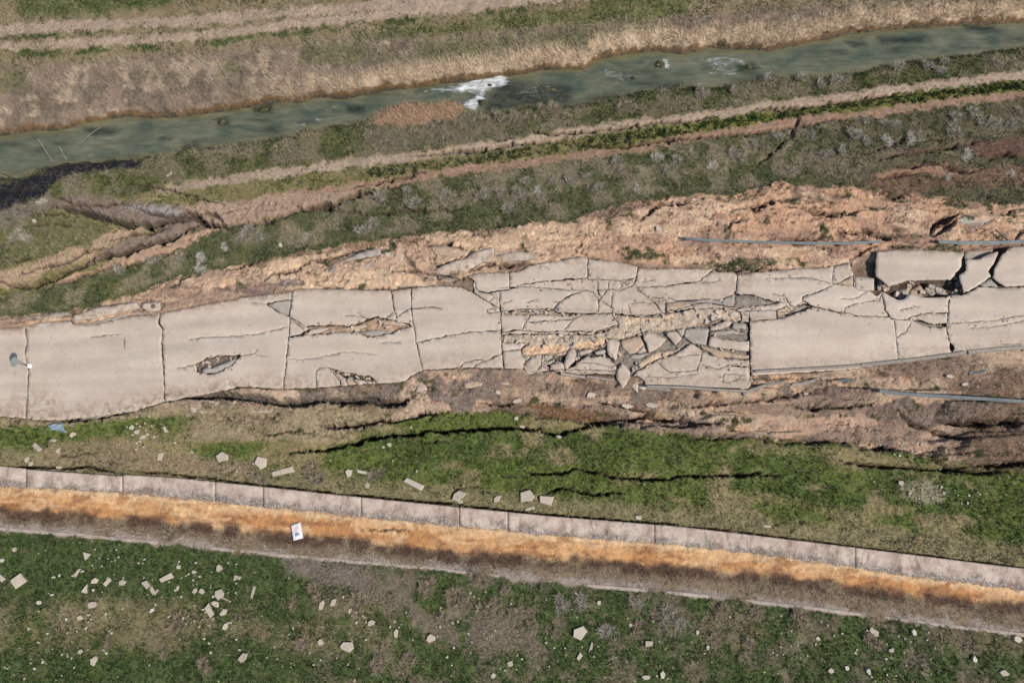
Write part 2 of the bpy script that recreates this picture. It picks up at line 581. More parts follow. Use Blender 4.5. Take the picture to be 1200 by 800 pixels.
# (crop, width px, points)
CRACKS = [
    ('A', 1.3, 120, 240, 120, 280, 128, 320, 118, 370, 125, 420, 135, 460, 130, 560, 120, 690),
    ('A', 2.0, 750, 180, 745, 235, 765, 265, 758, 330, 765, 400, 768, 480, 775, 610),
    ('B', 1.4, 255, 230, 240, 350, 235, 450, 222, 560, 210, 680, 205, 715),
    ('B', 1.3, 710, 232, 725, 320, 738, 372),
    ('B', 1.5, 805, 222, 808, 300, 815, 370, 828, 470, 850, 570, 862, 620),
    ('C', 1.7, 500, 250, 503, 300, 508, 360, 510, 430, 515, 520, 520, 615),
    ('A', .7, 880, 315, 950, 300, 1070, 298, 1200, 285, 1290, 265, 1348, 252),
    ('A', .7, 830, 445, 918, 428), ('A', .8, 1120, 388, 1195, 375, 1210, 355), ('B', .6, 70, 538, 90, 545, 130, 548),
    ('B', 1.5, 130, 305, 180, 292, 250, 284), ('B', 1.6, 130, 308, 180, 340, 240, 365, 304, 408),
    ('B', .6, 45, 285, 60, 300, 100, 300, 130, 306),
    ('B', 1.0, 320, 432, 238, 373), ('B', 1.0, 550, 343, 600, 378, 640, 390, 700, 405), ('B', .8, 690, 372, 722, 343),
    ('B', 1.2, 735, 370, 790, 330, 830, 325, 900, 318, 950, 327), ('B', .5, 490, 362, 540, 358, 590, 368),
    ('B', .8, 362, 705, 362, 620, 380, 603, 415, 600),
    ('B', 2.0, 415, 600, 450, 620, 500, 625, 560, 640, 620, 645, 640, 670, 680, 715),
    ('B', 1.6, 440, 620, 475, 665, 470, 692), ('B', 1.4, 520, 630, 500, 660, 512, 690),
    ('B', 1.8, 540, 640, 535, 660, 568, 690), ('B', 1.2, 560, 640, 600, 670, 620, 692), ('B', 1, 600, 682, 650, 690),
    ('B', .5, 230, 560, 300, 565, 370, 555, 480, 530, 560, 532, 640, 540), ('B', .5, 660, 488, 700, 482, 760, 487),
    ('C', 1.4, 115, 485, 200, 465, 330, 440, 430, 432, 506, 430),
    ('C', 1.3, 305, 615, 340, 575, 400, 565, 440, 570, 512, 535), ('C', 1, 375, 620, 390, 590, 430, 572),
    ('C', 1.3, 505, 340, 445, 345, 442, 330, 482, 322),
    ('C', 1.7, 320, 218, 385, 255, 440, 290, 505, 330),
    ('C', 2.1, 400, 245, 440, 252, 480, 248, 550, 235, 620, 210, 700, 200, 780, 195, 912, 182),
    ('C', 1.3, 545, 150, 550, 236), ('C', .7, 685, 125, 735, 138), ('C', 1, 383, 195, 390, 230, 405, 250),
    ('C', 2.2, 905, 75, 918, 100, 915, 190), ('C', 1, 450, 292, 475, 270, 480, 258), ('C', .8, 475, 272, 500, 290),
    ('C', .9, 500, 228, 620, 222, 740, 232, 810, 238, 885, 238),
    ('C', 1.4, 505, 335, 560, 332, 650, 328, 758, 325),
    ('C', 1.7, 755, 330, 790, 290, 850, 255, 905, 240, 940, 250, 965, 285, 965, 345), ('C', 1, 745, 290, 790, 295),
    ('C', .5, 510, 300, 560, 285), ('C', .5, 620, 295, 680, 285),
    ('C', 1.5, 640, 390, 700, 385, 780, 378, 850, 375, 870, 362, 900, 356, 960, 350),
    ('C', 1.4, 640, 350, 640, 365, 605, 430),
    ('C', .6, 850, 375, 800, 430),
    ('C', 1.9, 505, 438, 610, 428, 700, 435, 800, 432, 950, 437, 1050, 405), ('C', 1.5, 1025, 345, 1060, 400),
    ('C', 1.3, 965, 290, 990, 260, 1012, 235), ('C', 1.2, 980, 290, 1035, 322), ('C', 1.2, 955, 348, 1030, 347, 1036, 318),
    ('C', 1.5, 960, 195, 962, 245, 975, 268), ('C', 1.2, 1010, 198, 1012, 240), ('C', 1.2, 958, 240, 1060, 235, 1085, 205),
    ('C', 1.3, 1050, 246, 1130, 215, 1142, 180), ('C', 1.3, 1030, 248, 1025, 325), ('C', 1.3, 1152, 125, 1135, 210, 1165, 245),
    ('C', 1.2, 918, 188, 1000, 192, 1085, 200, 1142, 182), ('C', 1.0, 1085, 200, 1100, 220),
    ('D', 1.3, 335, 225, 360, 245, 430, 300, 468, 350), ('D', .8, 310, 305, 345, 298, 415, 300), ('D', .7, 305, 310, 315, 358),
    ('D', 1.3, 345, 228, 420, 222, 500, 216), ('D', 2.3, 500, 216, 530, 212, 630, 200), ('D', 1.5, 630, 200, 690, 155, 712, 135),
    ('D', .7, 630, 203, 700, 200, 735, 192), ('D', 1, 275, 320, 275, 350), ('D', .9, 412, 298, 480, 288, 487, 348),
    ('D', 1.1, 400, 272, 465, 275, 480, 288), ('D', 1, 480, 300, 540, 290, 590, 300, 605, 315),
    ('D', 1.3, 490, 272, 530, 290, 640, 282, 740, 282, 800, 262, 812, 240), ('D', 1, 725, 305, 762, 278),
    ('D', 1.3, 815, 145, 812, 240, 805, 275), ('D', 1.2, 465, 262, 468, 278),
    ('D', 1.5, 225, 345, 330, 357, 430, 355, 490, 340, 560, 325, 600, 310, 650, 300, 700, 302, 790, 318, 850, 322),
    ('D', 1.3, -55, 352, 0, 345, 100, 350, 225, 348), ('D', 1.3, 0, 185, 110, 190, 180, 190, 260, 193, 335, 183, 352, 165),
    ('C', .8, 515, 525, 560, 520, 602, 520), ('C', 1.4, 600, 540, 628, 562, 610, 618), ('C', 1.4, 612, 590, 630, 570, 655, 545, 705, 538),
    ('C', 1.4, 700, 535, 697, 590, 662, 640), ('C', 1.0, 697, 590, 740, 615),
    ('C', 1.0, 818, 614, 900, 612, 1050, 618), ('C', .8, 870, 582, 940, 580, 1010, 595, 1050, 592), ('C', .9, 905, 615, 905, 640),
    ('H', 1.1, 520, 425, 560, 465, 600, 490, 700, 485, 780, 480), ('H', 1.4, 820, 340, 800, 420, 780, 488),
    ('H', .6, 640, 390, 720, 378, 810, 375), ('H', .8, 800, 435, 850, 450, 910, 470, 1010, 440, 1080, 430),
    ('H', 2.4, 1010, 452, 1060, 452, 1140, 462), ('H', .7, 960, 500, 1100, 510), ('H', .6, 960, 550, 1000, 560, 1060, 530, 1110, 545),
    ('H', .6, 430, 520, 600, 528, 780, 500), ('H', .7, 960, 500, 955, 560), ('H', 1.5, 1128, 400, 1135, 520, 1125, 560),
    ('K', 1.5, 602, 205, 600, 300), ('K', 1.1, 600, 312, 660, 300, 800, 285, 905, 270), ('K', 1.1, 640, 322, 670, 320, 840, 318, 860, 330),
    ('K', 1, 848, 320, 852, 372), ('K', 1.1, 838, 322, 910, 290, 940, 320, 862, 332), ('K', 1.4, 888, 220, 930, 290, 960, 295, 1000, 270, 1005, 235),
    ('K', 1.3, 685, 382, 850, 368, 940, 345, 1062, 298), ('K', 2.6, 655, 330, 688, 355, 692, 450), ('H', 2.2, 1130, 100, 1134, 250, 1142, 520),
    ('K', 1.4, 1000, 240, 1080, 215, 1180, 170, 1215, 160), ('K', 1.8, 1005, 262, 1060, 295, 1200, 325), ('K', .5, 780, 130, 1020, 128, 1060, 135, 1180, 165),
    ('E', 2.0, 165, 490, 210, 515, 330, 545, 440, 562, 575, 566), ('K', .5, 60, 150, 140, 140), ('K', .6, 820, 220, 890, 235),
    ('E', .8, 340, 480, 400, 480, 450, 455), ('E', 1.4, 365, 530, 365, 520, 400, 505, 520, 485, 530, 465), ('E', .9, 365, 520, 355, 552),
    ('E', 1.1, 308, 315, 300, 400, 320, 412), ('E', 1.3, 318, 412, 360, 390, 400, 370, 402, 425), ('E', 1, 405, 375, 410, 430, 470, 445, 500, 440),
    ('E', 1.0, 385, 345, 410, 372), ('E', 1.0, 400, 370, 480, 380), ('E', .5, 20, 385, 190, 380, 290, 405), ('E', 1.2, 320, 412, 405, 422),
    ('E', 2.0, 528, 440, 550, 530, 580, 575, 640, 580), ('E', 1.6, 640, 580, 690, 560, 730, 550, 840, 545),
    ('I', 1.3, 370, 518, 380, 620, 397, 775), ('I', 1, 480, 525, 450, 590, 385, 625),
    ('I', 1.8, 730, 352, 715, 420, 712, 500, 705, 570, 714, 622), ('I', 1, 712, 542, 850, 532, 1000, 522, 1110, 500, 1210, 488),
    ('I', .9, 400, 455, 470, 440, 540, 428), ('I', .5, 850, 570, 1000, 560, 1200, 520),
    ('I', .6, 1040, 672, 1190, 668), ('D', .6, -20, 455, 30, 440), ('A', .5, 420, 300, 560, 285), ('A', .5, 580, 300, 583, 350),
]

# separately lying broken plates: (polygon, lift m, tilt deg toward picture-bottom, roll deg, material, label)
PL = [
    (c_('I', 255, 82, 400, 70, 600, 75, 815, 85, 800, 150, 790, 190, 730, 262, 570, 262, 450, 265, 340, 305, 300, 270, 252, 235), .30, 1, 0, 'slab',
     'large pale road slab overhanging the dark pit, just under the right guard rail'),
    (c_('I', 150, 110, 165, 85, 255, 60, 250, 200, 225, 230, 180, 160), .02, 10, 8, 'slab_clay', 'clay-stained upright wedge left of the slab that overhangs the pit'),
    (c_('I', 820, 135, 910, 130, 1000, 90, 1028, 85, 1010, 140, 970, 210, 990, 240, 900, 300, 800, 355, 785, 230, 830, 200), .16, 5, 0, 'slab',
     'sagging pale slab between the dark pit and the wide crack at the right'),
    (c_('I', 1050, 110, 1100, 60, 1200, 45, 1310, 45, 1310, 300, 1200, 300, 1070, 308, 1000, 245, 1010, 190), .18, 4, 0, 'slab',
     'pale slab at the right frame edge just under the guard rail, crossed by one crack'),
    (c_('I', 990, 250, 1040, 305, 940, 300, 910, 290), -.08, 0, 0, 'slab_grey', 'small dark grey wedge wedged beside the wide crack at the right'),
    (c_('I', 370, 345, 480, 300, 470, 340, 420, 390), -.25, 8, 0, 'slab_grey', 'leftmost grey plate lying down in the dark road pit'),
    (c_('I', 485, 320, 545, 285, 580, 340, 560, 365, 480, 345), -.30, -5, 5, 'slab_clay', 'brown dusty plate in the middle of the dark road pit'),
    (c_('I', 565, 315, 650, 305, 720, 325, 700, 345, 610, 355), -.22, 5, 0, 'slab_grey', 'rightmost grey plate lying down in the dark road pit'),
    (c_('I', 822, 80, 900, 60, 1000, 70, 990, 95, 910, 128, 825, 128), .12, 8, 0, 'slab_grey', 'crumbled grey block right under the thick end of the right guard rail'),
    (c_('J', -60, 305, 0, 278, 60, 245, 200, 190, 330, 160, 335, 195, 230, 215, 120, 232, 40, 262, 0, 290), .22, 22, 0, 'slab_grey',
     'long curled grey strip of pavement lifted out of the sandy verge'),
    (c_('J', 40, 268, 120, 236, 250, 237, 300, 226, 240, 280, 200, 295, 20, 292), .02, 2, 0, 'slab_grey', 'bluish grey plate lying under the long curled strip'),
    (c_('J', 345, 180, 440, 165, 470, 200, 450, 240, 350, 235), .06, 4, 0, 'slab', 'square pale plate at the right end of the long curled strip'),
    (c_('J', 410, 300, 540, 300, 660, 320, 650, 368, 560, 373, 440, 385, 410, 350), .04, 3, 0, 'slab_clay', 'whitish cracked slab of fill above the smooth road slabs'),
    (c_('J', 660, 322, 760, 330, 870, 350, 895, 415, 800, 383, 690, 375), .05, 5, 0, 'slab_grey', 'cracked grey strip leading down to the pointed slab corner'),
    (c_('J', 640, 280, 740, 235, 830, 215, 880, 180, 960, 160, 1000, 155, 990, 225, 920, 240, 860, 270, 820, 305, 740, 310, 660, 300), .14, 9, 0, 'slab',
     'large slanting slab thrown up above the pointed slab corner'),
    (c_('C', 480, 85, 500, 72, 600, 60, 690, 70, 680, 95, 600, 100, 490, 108), .10, 6, 0, 'slab', 'flat slab beside the slanting thrown-up slab, on the sandy verge'),
    (c_('J', 620, 145, 700, 140, 850, 170, 840, 200, 740, 205, 650, 190), .10, 6, 0, 'slab_clay', 'orange clay-coloured block above the slanting thrown-up slab'),
    (c_('A', 340, 200, 460, 160, 640, 138, 655, 165, 560, 185, 440, 212, 345, 225), .10, 3, 0, 'slab', 'long flat strip broken off the upper road edge near the traffic sign'),
    (c_('A', 660, 165, 670, 140, 755, 135, 750, 175, 700, 180), .10, 3, 0, 'slab', 'small square plate broken off the upper road edge at the second joint'),
    (c_('A', 345, 237, 440, 231, 560, 197, 640, 178, 700, 192, 620, 198, 480, 230, 400, 241), -.02, 12, 0, 'slab_grey', 'thin grey sliver in the gap along the upper road edge'),
    (c_('A', 0, 225, 160, 200, 320, 180, 340, 195, 150, 235, 60, 247), .03, 6, 0, 'slab_grey', 'weathered grey verge strip above the traffic sign'),
    (c_('A', 330, 692, 430, 682, 720, 632, 740, 640, 600, 672, 440, 702), .0, 8, 0, 'slab_grey', 'narrow grey strip along the lower road edge above the blue plastic'),
    (c_('A', 725, 640, 762, 603, 790, 645), .03, 2, 0, 'slab', 'little triangle of pavement at the foot of the second joint'),
    (c_('A', 782, 605, 860, 592, 1000, 596, 1190, 605, 1290, 640, 1250, 655, 900, 652, 800, 644), .05, 4, 0, 'slab', 'long dusty strip dropped below the slab with the pothole'),
    (c_('B', 825, 720, 838, 680, 860, 665, 884, 708), .06, 3, 4, 'slab', 'pale triangle stuck in the soil below the first diagonal cracks'),
    (c_('C', 330, 665, 420, 655, 425, 672, 415, 690, 340, 700), .06, 3, 0, 'slab_clay', 'dusty block in the soil just under the fifth joint'),
    (c_('C', 490, 650, 530, 655, 548, 680, 520, 684, 492, 672), .06, 3, 0, 'slab', 'rounded pale fragment in the soil under the sixth joint'),
    (c_('C', 740, 588, 790, 578, 800, 585, 806, 612, 742, 614), .06, 0, 3, 'slab', 'square pale plate amid the dark gaps left of the cracked crust'),
    (c_('C', 818, 535, 840, 508, 862, 530, 855, 570, 815, 612, 802, 592), .06, 0, 0, 'slab', 'kite-shaped pale plate left of the cracked dark crust'),
    (c_('C', 715, 545, 745, 540, 750, 555, 730, 570, 710, 565), .05, 0, 0, 'slab_grey', 'tiny grey block right of the leaf-shaped plate'),
    (c_('C', 700, 580, 748, 568, 748, 582, 722, 590), .02, 0, 0, 'slab_grey', 'tiny flat grey block above the square plate in the dark gaps'),
    (c_('C', 870, 530, 905, 515, 940, 520, 930, 532, 885, 545), -.05, 0, 5, 'slab', 'left tiny chip on the dark crust'),
    (c_('C', 945, 528, 980, 518, 1002, 526, 990, 538, 955, 542), -.05, 0, -5, 'slab', 'right tiny chip on the dark crust'),
    (c_('H', 178, 278, 210, 265, 265, 295, 250, 360, 235, 415, 180, 345), .14, 2, -3, 'slab', 'tall five-sided pale plate right of the cracked dark crust'),
    (c_('H', 270, 278, 400, 248, 425, 310, 375, 360, 330, 370, 285, 330), .06, 2, 3, 'slab_clay', 'dusty plate between the tall five-sided plate and the funnel-shaped plate'),
    (c_('H', 417, 235, 480, 225, 575, 270, 540, 320, 460, 360), .16, 2, -2, 'slab', 'funnel-shaped pale plate below the crumbled band'),
    (c_('H', 575, 225, 635, 215, 680, 265, 640, 310, 580, 250), .14, 3, 0, 'slab', 'pale kite plate right of the funnel-shaped plate'),
    (c_('H', 645, 210, 700, 200, 705, 225, 680, 255), .08, 0, 0, 'slab', 'small triangle between the kite plate and the greyish five-sided plate'),
    (c_('H', 705, 205, 790, 190, 862, 205, 840, 310, 760, 300, 695, 255), .18, 3, 4, 'slab_grey', 'large greyish five-sided plate left of the stacked strips'),
    (c_('H', 868, 190, 985, 140, 1018, 160, 990, 188, 872, 214), .12, 0, 0, 'slab', 'topmost narrow strip in the stack of strips beside the big slab'),
    (c_('H', 1022, 162, 1105, 165, 1108, 208, 1012, 196), .10, 4, 0, 'slab_grey', 'grey square plate at the right of the stack of strips'),
    (c_('H', 870, 224, 1000, 208, 1120, 240, 1060, 236, 870, 244), .06, 10, 0, 'slab_grey', 'thin grey sliver in the stack of strips beside the big slab'),
    (c_('H', 870, 252, 950, 270, 1060, 285, 1130, 280, 1128, 350, 1050, 345, 858, 315), .12, 2, 0, 'slab', 'long pale plate in the stack of strips beside the big slab'),
    (c_('H', 380, 358, 430, 312, 446, 352, 388, 366), .02, 6, 0, 'slab', 'small pale wedge under the funnel-shaped plate'),
    (c_('H', 332, 378, 450, 364, 430, 386, 352, 420), -.06, 12, 0, 'slab_grey', 'dark bluish wedge above the crumbled ridge'),
    (c_('H', 790, 318, 830, 320, 950, 350, 1128, 378, 1128, 400, 900, 388, 860, 352), .03, 4, 0, 'slab_clay', 'dusty crumbled strip above the lowest tilted slab'),
    (c_('H', 285, 430, 335, 490, 325, 540, 285, 605, 245, 540, 245, 480), .16, 0, -5, 'slab', 'diamond-shaped pale plate standing at the lower road edge'),
    (c_('H', 370, 500, 418, 525, 385, 600, 385, 630, 330, 580, 335, 520), .10, 2, 4, 'slab', 'leaf-shaped plate right of the diamond-shaped plate'),
    (c_('H', 422, 535, 440, 560, 437, 610, 390, 600, 402, 558), .12, 0, 5, 'slab', 'half-round little plate at the corner of the lowest tilted slab'),
    (c_('B', 560, 440, 640, 425, 730, 430, 640, 455, 600, 450), -.12, 10, 0, 'slab_grey', 'dark grey plate sunk in the long fissure of the fourth slab'),
    (c_('B', 450, 420, 520, 412, 590, 398, 600, 412, 530, 430), -.04, 6, 0, 'slab_clay', 'reddish chip in the long fissure of the fourth slab'),
    (c_('B', 650, 380, 720, 380, 795, 402, 760, 408, 690, 405), .0, 3, 0, 'slab_clay', 'dusty pale chip at the right end of the long fissure'),
    (c_('B', 330, 425, 400, 415, 440, 412, 380, 440, 325, 445), -.02, 3, 0, 'slab', 'long pale chip at the left end of the long fissure'),
    (c_('A', 940, 450, 1000, 440, 1090, 405, 1115, 402, 1078, 436, 1000, 470, 945, 466), -.13, 6, 0, 'slab_grey', 'sunken grey flap in the lower half of the pothole'),
]
# slopes where plates are bent down toward the picture's bottom: (line, width px, drop m)
FOLDS = [
    (c_('C', 505, 292, 640, 292, 790, 262), 7, .20), (c_('C', 770, 315, 960, 325), 6, .18),
    (c_('E', 300, 448, 450, 448, 530, 466), 11, .28),
    (c_('I', 340, 435, 480, 465, 560, 450, 720, 435), 8, .20), (c_('I', 785, 235, 990, 225), 16, .34),
    (c_('I', 1005, 235, 1300, 235), 12, .26), (c_('K', 690, 352, 850, 345, 940, 325), 5, .14),
    (c_('D', 480, 298, 590, 294), 6, .12), (c_('C', 515, 380, 620, 395), 7, .08), (c_('A', 780, 170, 1000, 150), 1, 0),
]
SEEDS = [  # px, py, z, tilt deg to bottom, roll deg, material, label
    (15, 440, 0, 0, 0, 'slab', 'first road slab at the left frame edge, left of the traffic sign'),
    (100, 430, .03, 0, 0, 'slab', 'big unbroken road slab directly right of the traffic sign'),
    (260, 380, .06, 0, 0, 'slab', 'big road slab with the rubble-filled pothole'),
    (230, 450, .06, 0, 0, 'slab', 'big road slab with the rubble-filled pothole'),
    (334, 358, -.1, 6, 0, 'slab_grey', 'sunken grey triangle at the upper corner of the pothole slab'),
    (400, 360, .08, 1, 0, 'slab', 'upper half of the fourth road slab, above the long fissure'),
    (400, 410, .03, 0, 0, 'slab', 'lower half of the fourth road slab, with the crazed lower edge'),
    (535, 375, .06, 0, 0, 'slab', 'upper half of the fifth road slab, its corner cut off slantwise'),
    (530, 410, .04, 0, 0, 'slab', 'lower half of the fifth road slab, below its wavy lengthwise crack'),
    (950, 400, .16, 0, 0, 'slab', 'biggest unbroken slab, long and pale, right of the shattered stretch'),
    (1160, 370, .12, 0, 0, 'slab', 'slab at the right frame edge above the lengthwise hairline crack'),
    (1160, 395, .10, 0, 0, 'slab', 'slab at the right frame edge just above the lower kerb'),
    (920, 335, .12, 0, 0, 'slab', 'long pale upper-lane slab touching the grassy verge, left of the pit'),
    (720, 318, .14, 0, 0, 'slab', 'six-sided pale slab on the upper road edge, alone between two gaps'),
    (780, 325, .12, 0, 0, 'slab', 'upper-lane slab split by a stepped diagonal crack'),
    (650, 315, .12, 0, 0, 'slab', 'long tapering slab on the upper edge of the shattered stretch'),
    (690, 365, .10, 2, 0, 'slab', 'dome-shaped buckled plate in the middle of the shattered stretch'),
    (610, 345, .08, 2, 0, 'slab', 'long buckled slab with a grey sagging lower side'),
    (1085, 375, .10, 0, 0, 'slab', 'jagged-topped slab under the dark pit, sagging at its lower side'),
    (1080, 400, .08, 0, 0, 'slab', 'slab above the long kerb between two joints, right of the biggest slab'),
    (800, 435, .10, 2, 0, 'slab', 'lowest tilted slab of the shattered stretch, with a dark broken lower side'),
    (975, 345, .08, 2, 0, 'slab', 'greyish buckled slab with a curling crack, left of the pit'),
]

# ------------------------------------------------------------------ terrain
STEP = 0.12
fx = np.arange(-60, 60 + 1e-6, STEP)
fy = np.arange(-36, 45 + 1e-6, STEP)
g = np.cumsum(0.3 * 1.28 ** np.arange(24))
X1 = np.concatenate([-60 - g[::-1], fx, 60 + g])
Y1 = np.concatenate([-36 - g[::-1], fy, 45 + g])
GX, GY = np.meshgrid(X1, Y1)
CX, CY = np.clip(GX, -60, 60), np.clip(GY, -36, 45)
Z = np.zeros_like(GX)
for _ in range(7):
    px, py = proj(CX, CY, Z)
    Z = 0.4 * Z + 0.6 * z_band(px, py)
px, py = proj(CX, CY, Z)
PX, PY = px.copy(), py.copy()
nA = fbm(GX, GY, 0.35, 4, 1) - 0.5
nB = fbm(GX, GY, 1.3, 4, 11) - 0.5
nC = fbm(GX, GY, 1.1, 4, 21) - 0.5
nF = fbm(GX, GY, 3.0, 3, 31) - 0.5
wx = px + 14 * nA + 7 * nC
wy = py + 10 * nB + 5 * nF


def band(f0, f1, s0=2.0, s1=None, w=None):
    s1 = s0 if s1 is None else s1
    yy = wy if w is None else w
    a = f0(wx) if callable(f0) else f0
    b = f1(wx) if callable(f1) else f1
    return sstep(-s0, s0, yy - a) * sstep(-s1, s1, b - yy)


def poly(pts, soft=2.0, warp=True):
    m = np.zeros_like(px)
    ax, ay = (wx, wy) if warp else (px, py)
    idx = local(ax, ay, pts, soft + 1)
    m[idx] = sstep(-soft, soft, sdf_poly(ax[idx], ay[idx], pts))
    return m


col = np.zeros(px.shape + (3,)) + ALB(122, 112, 78)
grass = np.full(px.shape, 0.75)
greenness = np.full(px.shape, 0.5)
twig = np.zeros_like(px)
grit = np.zeros_like(px) + 0.25
wet = np.zeros_like(px)
reed = np.zeros_like(px)


def paint(m, c, gr=None, tw=None, gt=None, green=None, we=None, rd=None):
    global col, grass, twig, grit, greenness, wet, reed
    col = col * (1 - m[..., None]) + np.array(c) * m[..., None]
    if gr is not None:
        grass = grass * (1 - m) + gr * m
    if tw is not None:
        twig = twig * (1 - m) + tw * m
    if gt is not None:
        grit = grit * (1 - m) + gt * m
    if green is not None:
        greenness = greenness * (1 - m) + green * m
    if we is not None:
        wet = wet * (1 - m) + we * m
    if rd is not None:
        reed = reed * (1 - m) + rd * m


big = -1e5
N1 = fbm(GX, GY, 0.16, 4, 41)
N2 = fbm(GX, GY, 0.45, 4, 51)
N3 = fbm(GX * 0.4, GY, 0.5, 4, 61)
# top fields
paint(band(-900.0, REED_TOP, 5), ALB(140, 124, 96), 0.45, 0.15, 0.4, 0.35)
paint(poly([(20, -30), (210, -30), (200, 8), (130, 16), (60, 20), (20, 18)], 5), ALB(95, 100, 58), 0.8, 0.1, green=0.6)
paint(poly([(380, 66), (420, 40), (600, 18), (720, 2), (820, -10), (800, 20), (660, 30), (520, 42)], 6), ALB(110, 110, 66), 0.7, 0.1, green=0.55)
for f, a in ((RUT_A1, 8.0), (RUT_A2, 6.5)):
    paint(sstep(a, a - 3.5, np.abs(wy - f(wx))) * (1 - .35 * sstep(.5, .7, N2)), ALB(176, 154, 132), 0.04, 0.02, 0.8)
paint(sstep(3, 1.0, np.abs(wy - (RUT_A1(wx) + RUT_A2(wx)) / 2)) * sstep(.42, .55, N2) * sstep(40, -10, abs(wx - 40) - 60), ALB(90, 96, 55), 0.9, green=.8)
paint(sstep(4.5, 2.0, np.abs(wy - RUT_A2(wx) - 10)) * sstep(.40, .52, N2), ALB(90, 98, 52), 0.9, green=.8)
# reed bank
paint(band(REED_TOP, RIV_N, 7, 2), ALB(140, 122, 104), 0.02, 1.0, 0.15, rd=0.35)
paint(band(REED_TOP, RIV_N, 7, 2) * sstep(.50, .62, fbm(GX, GY, .55, 4, 311)) * .8, ALB(112, 100, 84), 0.06, 1.0, 0.15, rd=.1)
paint(band(REED_TOP, RIV_N, 7, 2) * sstep(.58, .68, fbm(GX, GY, .8, 4, 313)) * .8, ALB(176, 158, 134), 0.0, .7, 0.3, rd=.5)
paint(band(lambda x: REED_TOP(x) + 3, lambda x: REED_TOP(x) + 28, 6) * sstep(.5, .62, N1), ALB(118, 112, 82), 0.35, 0.8, green=.4)
paint(band(lambda x: RIV_N(x) - 26, lambda x: RIV_N(x) + 2, 8, 1) * sstep(200, 520, wx), ALB(192, 170, 140), 0.0, 0.8, 0.2, rd=.95)
paint(band(lambda x: RIV_N(x) - 6, lambda x: RIV_N(x) + 2, 1.5, 1), ALB(112, 86, 54), 0.0, 0.6, 0.3, rd=.5, we=.2)
# river bed
paint(band(lambda x: RIV_N(x), lambda x: RIV_S(x), 1.2), ALB(70, 66, 50), 0, 0, 0.6, we=0.6, rd=0)
# south bank of the river
paint(band(RIV_S, lambda x: RUT_B1(x) - 6, 1.5, 3), ALB(122, 112, 88), 0.55, 0.55, 0.2, green=0.4)
paint(band(RIV_S, lambda x: RUT_B1(x) - 6, 4, 3) * sstep(.45, .6, N2), ALB(95, 96, 55), 0.85, 0.2, green=0.65)
paint(band(RIV_S, lambda x: RUT_B1(x) - 6, 1.5, 3) * sstep(400, 460, wx) * sstep(640, 560, wx) * .8, ALB(118, 108, 88), 0.35, .95, green=0.4)
paint(poly(c_('N', 100, 432, 160, 388, 240, 366, 400, 360, 440, 390, 400, 412, 250, 440, 160, 442), 1.2), ALB(160, 130, 100), 0, 1.0, .5, rd=.3)
# strip between lower ruts and B ruts
paint(band(lambda x: RUT_B1(x) - 6, lambda x: RUT_B2(x) + 6, 2), ALB(128, 118, 76), 0.5, 0.05, 0.3, green=0.45)
paint(band(lambda x: RUT_B1(x) + 6, lambda x: RUT_B2(x) - 5, 2) * sstep(560, 900, wx), ALB(120, 122, 55), 0.95, 0, green=0.8)
for f, a, c in ((RUT_B1, 7.0, (176, 154, 132)), (RUT_B2, 6.5, (158, 126, 104))):
    paint(sstep(a, a - 3, np.abs(wy - f(wx))) * (.85 + .15 * sstep(.6, .4, N2)) * sstep(150, 230, wx), ALB(*c), 0.02, 0, 0.45)
# green belt above the road
paint(band(lambda x: RUT_B2(x) + 6, SOIL_N, 2), ALB(92, 94, 60), 0.85, 0.38, 0.1, green=0.62)
paint(band(lambda x: RUT_B2(x) + 6, lambda x: SOIL_N(x) - 6, 2, 4) * sstep(.46, .60, fbm(GX, GY, .7, 4, 271)), ALB(132, 121, 96), 0.35, 1.0, green=0.4)
paint(band(lambda x: RUT_B2(x) + 6, SOIL_N, 2) * sstep(900, 1050, wx) * .6, ALB(100, 90, 68), 0.6, .5, .3, green=.5)
# left landslide ground
paint(poly([(-60, 285), (30, 262), (60, 250), (110, 262), (130, 280), (70, 296), (20, 310), (-60, 330)], 5), ALB(112, 108, 74), 0.7, .35, .2, green=.6)
paint(poly([(55, 238), (90, 228), (150, 236), (228, 240), (235, 254), (180, 262), (120, 256), (80, 250)], 3), ALB(128, 112, 98), 0.05, .3, .5)
paint(poly([(138, 241), (180, 241), (228, 245), (226, 251), (190, 253), (150, 247)], 1.5), ALB(150, 142, 136), 0, 0, .5)
paint(poly([(10, 316), (60, 298), (100, 290), (122, 274), (150, 263), (172, 268), (150, 281), (110, 297), (70, 313), (20, 335), (-60, 350), (-60, 330)], 2.5), ALB(178, 152, 122), 0.05, .1, .8)
paint(poly([(75, 316), (110, 297), (150, 282), (200, 262), (240, 254), (262, 262), (226, 268), (180, 284), (130, 300), (90, 316)], 2), ALB(132, 114, 98), 0.02, .1, .5)
paint(poly([(60, 331), (110, 316), (160, 296), (210, 278), (250, 265), (266, 268), (215, 290), (160, 306), (100, 324), (66, 336)], 1.5), ALB(190, 156, 128), 0.0, 0, .6)
paint(poly([(215, 240), (270, 236), (330, 228), (420, 222), (380, 238), (330, 250), (280, 262), (235, 262)], 3), ALB(168, 142, 120), 0.08, .1, .5)
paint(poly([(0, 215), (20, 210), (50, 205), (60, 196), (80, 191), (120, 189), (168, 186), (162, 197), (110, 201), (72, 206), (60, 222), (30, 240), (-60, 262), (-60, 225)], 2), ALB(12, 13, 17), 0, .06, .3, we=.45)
paint(poly([(-60, 245), (0, 246), (30, 240), (60, 224), (66, 240), (30, 262), (-60, 290)], 3), ALB(118, 108, 92), .2, .8, .3)
